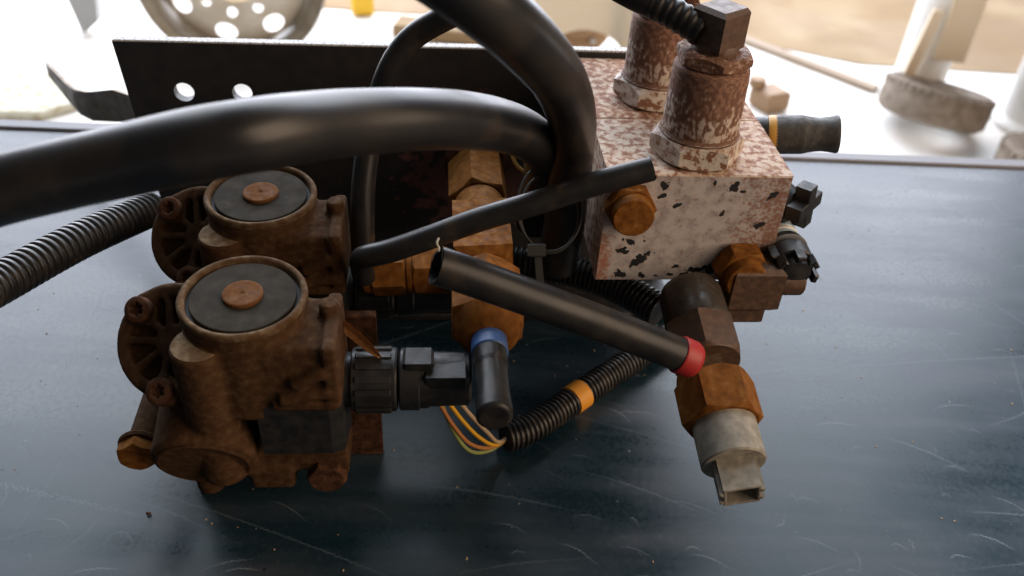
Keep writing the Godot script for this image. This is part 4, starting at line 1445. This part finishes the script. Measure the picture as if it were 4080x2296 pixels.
# ---------------------------------------------------------------- workshop behind
func holed_ring(s: Shape, t: Transform3D, r0: float, r1: float, k: int, hole: Vector2, thick: float, turn := 0.0, dish := 0.0) -> void:
	var mid := (r0 + r1) / 2
	for i in k:
		var a0 := TAU * (i - 0.5) / k + turn
		var a1 := TAU * (i + 0.5) / k + turn
		var am := (a0 + a1) / 2
		var outl := []
		var holl := []
		for j in 25:
			var f := fposmod(j / 24.0, 1.0) * 4.0
			var rr := 0.0
			var aa := 0.0
			if f < 1: 
				rr = r1; aa = lerpf(a0, a1, f)
			elif f < 2:
				rr = lerpf(r1, r0, f - 1); aa = a1
			elif f < 3:
				rr = r0; aa = lerpf(a1, a0, f - 2)
			else:
				rr = lerpf(r0, r1, f - 3); aa = a0
			outl.append(Vector2(rr, 0).rotated(aa))
			var c := Vector2(mid, 0).rotated(am)
			var d: Vector2 = (outl[j] - c).rotated(-am)
			var th := atan2(d.y / hole.y, d.x / hole.x)
			holl.append(c + Vector2(cos(th) * hole.x, sin(th) * hole.y).rotated(am))
		var o := [PackedVector3Array(), PackedVector3Array(), PackedVector3Array(), PackedVector3Array()]
		for j in 25:
			var yo: float = dish * (outl[j].length() - r0) / (r1 - r0)
			var yh: float = dish * (holl[j].length() - r0) / (r1 - r0)
			o[0].append(t * Vector3(outl[j].x, yo, outl[j].y))
			o[1].append(t * Vector3(holl[j].x, yh, holl[j].y))
			o[2].append(t * Vector3(holl[j].x, yh - thick, holl[j].y))
			o[3].append(t * Vector3(outl[j].x, yo - thick, outl[j].y))
		s.grid([o[0], o[1]], true)
		s.grid([o[1], o[2]], true)
		s.grid([o[2], o[3]], true)


func build_background() -> void:
	# truck wheel rim standing on the floor
	var t := thing("truck_wheel", "pale steel truck wheel rim with round hand holes standing on the bright floor", "wheel rim", Vector3(-1.04, -0.9, -2.64))
	var o := Vector3(-1.04, -0.572, -2.64)
	var a := axis(o, Vector3(0.16, 0.12, 0.98))
	var s := Shape.new()
	s.lathe(V2([0.262, -0.07, 0.275, -0.07, 0.29, 0.02, 0.305, 0.03, 0.322, 0.034, 0.328, 0.045, 0.322, 0.055, 0.31, 0.05, 0.298, 0.042, 0.282, 0.034, 0.268, 0.0, 0.262, -0.07]), a, 72, 60)
	put(s, "rim_barrel", M.rim_metal, t)
	s = Shape.new()
	holed_ring(s, a.translated_local(Vector3(0, -0.02, 0)), 0.185, 0.264, 8, Vector2(0.030, 0.038), 0.01, 0.2, -0.03)
	put(s, "holed_disc", M.wheel_paint, t)
	s = Shape.new()
	holed_ring(s, a.translated_local(Vector3(0, -0.02, 0)), 0.115, 0.185, 10, Vector2(0.017, 0.017), 0.01, 0.1, 0.0)
	put(s, "bolt_face", M.wheel_paint, t)
	# pale car wing with a wheel in its arch
	t = thing("car_wing", "cream car wing panel with rounded wheel arch standing behind the bracket", "car part", Vector3(0.2, -0.9, -3.0))
	s = Shape.new()
	var arch := PackedVector2Array()
	for k in 19:
		arch.append(Vector2(0.165, 0).rotated(-PI * k / 18.0))
	for k in 19:
		arch.append(Vector2(0.36 + 0.05 * sin(k * 0.35), 0).rotated(-PI + PI * k / 18.0))
	s.prism(arch, 0.08, 0.006, Transform3D(Basis(Vector3.RIGHT, PI / 2), Vector3(0.21, -0.885, -2.76)))
	put(s, "wing_panel", M.cream_paint, t)
	t = thing("axle_hub", "brown wheel hub with bright studs inside the cream wing's arch", "wheel hub", Vector3(0.15, -0.9, -3.02))
	s = Shape.new()
	s.lathe(V2([0, 0, 0.135, 0, 0.15, 0.02, 0.15, 0.07, 0.13, 0.08, 0.075, 0.078, 0.07, 0.11, 0.04, 0.12, 0, 0.12]), axis(Vector3(0.17, -0.745, -2.93), Vector3(0.2, 0.1, 1)), 40)
	put(s, "drum", M.machine_brown, t)
	for k in 5:
		s = Shape.new()
		s.lathe(V2([0, 0.078, 0.010, 0.078, 0.010, 0.096, 0, 0.097]), axis(Vector3(0.17, -0.745, -2.93), Vector3(0.2, 0.1, 1)) * Transform3D(Basis(Vector3.UP, TAU * k / 5.0), Vector3.ZERO).translated_local(Vector3(0.105, 0, 0)), 12)
		put(s, "stud", M.clean_metal, t)
	s = Shape.new()
	s.box(Vector3(0.035, 1.1, 0.035), Transform3D(Basis(), Vector3(0.375, -0.348, -2.58)), 0.004)
	tag(put(s, "steel_post", M.pole_grey), "thin grey steel post standing on the floor behind the rear fitting", "post")
	s = Shape.new()
	s.box(Vector3(0.085, 0.8, 0.085), Transform3D(Basis(Vector3.UP, 0.3), Vector3(-0.70, -0.498, -3.2)), 0.008)
	tag(put(s, "yellow_post", M.yellow_paint), "bright yellow square post at the far side of the floor", "post")
	s = Shape.new()
	s.box(Vector3(0.42, 0.05, 0.12), Transform3D(Basis(Vector3.UP, -0.1), Vector3(-0.32, -0.87, -2.98)), 0.006)
	tag(put(s, "timber_block", M.shade_timber_tan), "low tan timber block lying on the floor behind the hoses", "timber")
	# machine leg at the upper left
	t = thing("tapered_stand", "grey tapered stand with an orange top at the far left", "stand", Vector3(-1.66, -0.9, -2.78))
	s = Shape.new()
	s.prism(V2([-0.075, -0.03, 0.06, -0.03, 0.06, 0.03, -0.075, 0.03]), 0.004, 0.0, Transform3D(Basis(), Vector3(-1.68, -0.5, -2.8)))
	var q0 := [Vector3(-1.69, -0.897, -2.77), Vector3(-1.62, -0.84, -2.77), Vector3(-1.60, -0.62, -2.8), Vector3(-1.77, -0.58, -2.8)]
	var bk := Vector3(0.0, 0.0, -0.05)
	s.quad(q0[0], q0[1], q0[2], q0[3])
	s.quad(q0[1] + bk, q0[0] + bk, q0[3] + bk, q0[2] + bk)
	for k in 4:
		var k2 := (k + 1) % 4
		s.quad(q0[k] + bk, q0[k2] + bk, q0[k2], q0[k])
	put(s, "leg_panel", M.edge_metal, t)
	s = Shape.new()
	s.box(Vector3(0.17, 0.18, 0.06), Transform3D(Basis(Vector3.BACK, -0.1), Vector3(-1.69, -0.50, -2.80)), 0.006)
	put(s, "orange_top", M.yellow_paint, t)
	# rusty speckled slab and bent strap
	s = Shape.new()
	s.prism(V2([-1.95, -2.36, -1.62, -2.36, -1.44, -2.16, -1.52, -2.07, -1.95, -2.02]), 0.03, 0.004, Transform3D(Basis(), Vector3(0, -0.8995, 0)))
	tag(put(s, "speckled_slab", M.speckled_slab), "flat speckled pale slab with a brown edge on the floor at far left", "slab")
	s = Shape.new()
	var sp := [Vector3(-0.4696, 0.0500, -0.400), Vector3(-0.452, 0.054, -0.377), Vector3(-0.4133, 0.060, -0.3282), Vector3(-0.395, 0.064, -0.306), Vector3(-0.3748, 0.070, -0.2872), Vector3(-0.335, 0.088, -0.256), Vector3(-0.2850, 0.104, -0.205)]
	var hh := [0.007, 0.008, 0.010, 0.012, 0.0135, 0.0145, 0.016]
	var fr := [PackedVector3Array(), PackedVector3Array()]
	var bkr := [PackedVector3Array(), PackedVector3Array()]
	for i in sp.size():
		var nn := Vector3(-0.6, 0.15, 0.75) * 0.002
		fr[0].append(sp[i] + Vector3(0, -hh[i], 0) + nn)
		fr[1].append(sp[i] + Vector3(0, hh[i], 0) + nn)
		bkr[0].append(sp[i] + Vector3(0, hh[i], 0) - nn)
		bkr[1].append(sp[i] + Vector3(0, -hh[i], 0) - nn)
	s.grid([fr[0], fr[1]])
	s.grid([bkr[0], bkr[1]])
	s.grid([fr[1], bkr[0]])
	s.grid([bkr[1], fr[0]])
	tag(put(s, "bent_strap", M.bent_steel), "bent brown steel strap sticking out behind the bracket's left end", "strap")
	# tan batten across the floor, built to stand for a cast shadow
	s = Shape.new()
	var e := Vector3(1.2993 - 0.8928, 0, -2.7224 + 3.1417)
	s.box(Vector3(0.62, 0.02, 0.05), Transform3D(Basis(Vector3.UP, atan2(-e.z, e.x)), Vector3(1.10, -0.889, -2.94)), 0.003)
	tag(put(s, "floor_shadow_strip", M.floor_shadow_strip), "thin brown batten standing for a shadow across the white floor right of the block", "stripe")
	s = Shape.new()
	s.box(Vector3(0.10, 0.07, 0.10), Transform3D(Basis(Vector3.UP, 0.5), Vector3(0.87, -0.864, -2.52)), 0.008)
	disc(s, 0.03, 0.03, Transform3D(Basis(), Vector3(0.82, -0.829, -2.54)), 0.004)
	tag(put(s, "iron_casting", M.machine_brown), "small brown iron casting on the floor beside the block's rear corner", "machine part")
	# tyres lying on the floor to the right
	for k in 2:
		t = thing("tyre", ["dusty tan tyre lying tilted on the white floor, whole side wall in view", "dusty tyre at the right border, cut off by the picture's edge"][k], "tyre", [Vector3(1.40, -0.9, -2.42), Vector3(1.60, -0.9, -2.12)][k], "tyres on the floor")
		var ta := axis([Vector3(1.40, -0.80, -2.42), Vector3(1.68, -0.84, -2.05)][k], Vector3(0.16, 1.0, -0.22) if k == 0 else Vector3(0.05, 1, -0.1))
		var R := 0.178 if k == 0 else 0.19
		s = Shape.new()
		s.lathe(V2([R * 0.55, -0.05, R * 0.9, -0.055, R, -0.04, R * 1.02, 0, R, 0.045, R * 0.92, 0.062, R * 0.62, 0.05, R * 0.55, 0.03, R * 0.55, -0.05]), ta, 56, 50)
		put(s, "casing", M.tyre_dusty, t)
		for i in 40:
			s = Shape.new()
			s.box(Vector3(0.012, 0.022, 0.015), ta * Transform3D(Basis(Vector3.UP, TAU * i / 40.0), Vector3.ZERO).translated_local(Vector3(R * 0.985, 0.044, 0)), 0.002)
			put(s, "tread_block", M.tyre_dusty, t)
	# pale machine column with tan reflections built on as panels
	t = thing("machine_column", "white machine column with tan reflections built as panels standing behind the tyre", "machine", Vector3(1.43, -0.9, -2.6))
	s = Shape.new()
	s.lathe(V2([0, 0, 0.12, 0, 0.12, 0.03, 0.09, 0.05, 0.085, 1.1, 0, 1.1]), Transform3D(Basis(), Vector3(1.43, -0.8995, -2.66)), 40)
	put(s, "column", M.pale_paint, t)
	s = Shape.new()
	s.box(Vector3(0.10, 0.6, 0.02), Transform3D(Basis(Vector3.UP, -0.2), Vector3(1.46, -0.40, -2.555)), 0.004)  # brown for the shadow streak on the floor
	put(s, "tan_reflection", M.cream_paint, t)
	s = Shape.new()
	s.box(Vector3(0.035, 0.26, 0.02), Transform3D(Basis(Vector3.UP, -0.2) * Basis(Vector3.BACK, -0.12), Vector3(1.36, -0.66, -2.57)), 0.004)
	put(s, "brace", M.cream_paint, t)
	s = Shape.new()
	s.lathe(V2([0, 0, 0.13, 0, 0.13, 0.02, 0.105, 0.04, 0.10, 0.9, 0, 0.9]), Transform3D(Basis(), Vector3(1.80, -0.8995, -2.50)), 32)
	tag(put(s, "white_post", M.pale_paint), "white round post at the right border behind the second tyre", "post")
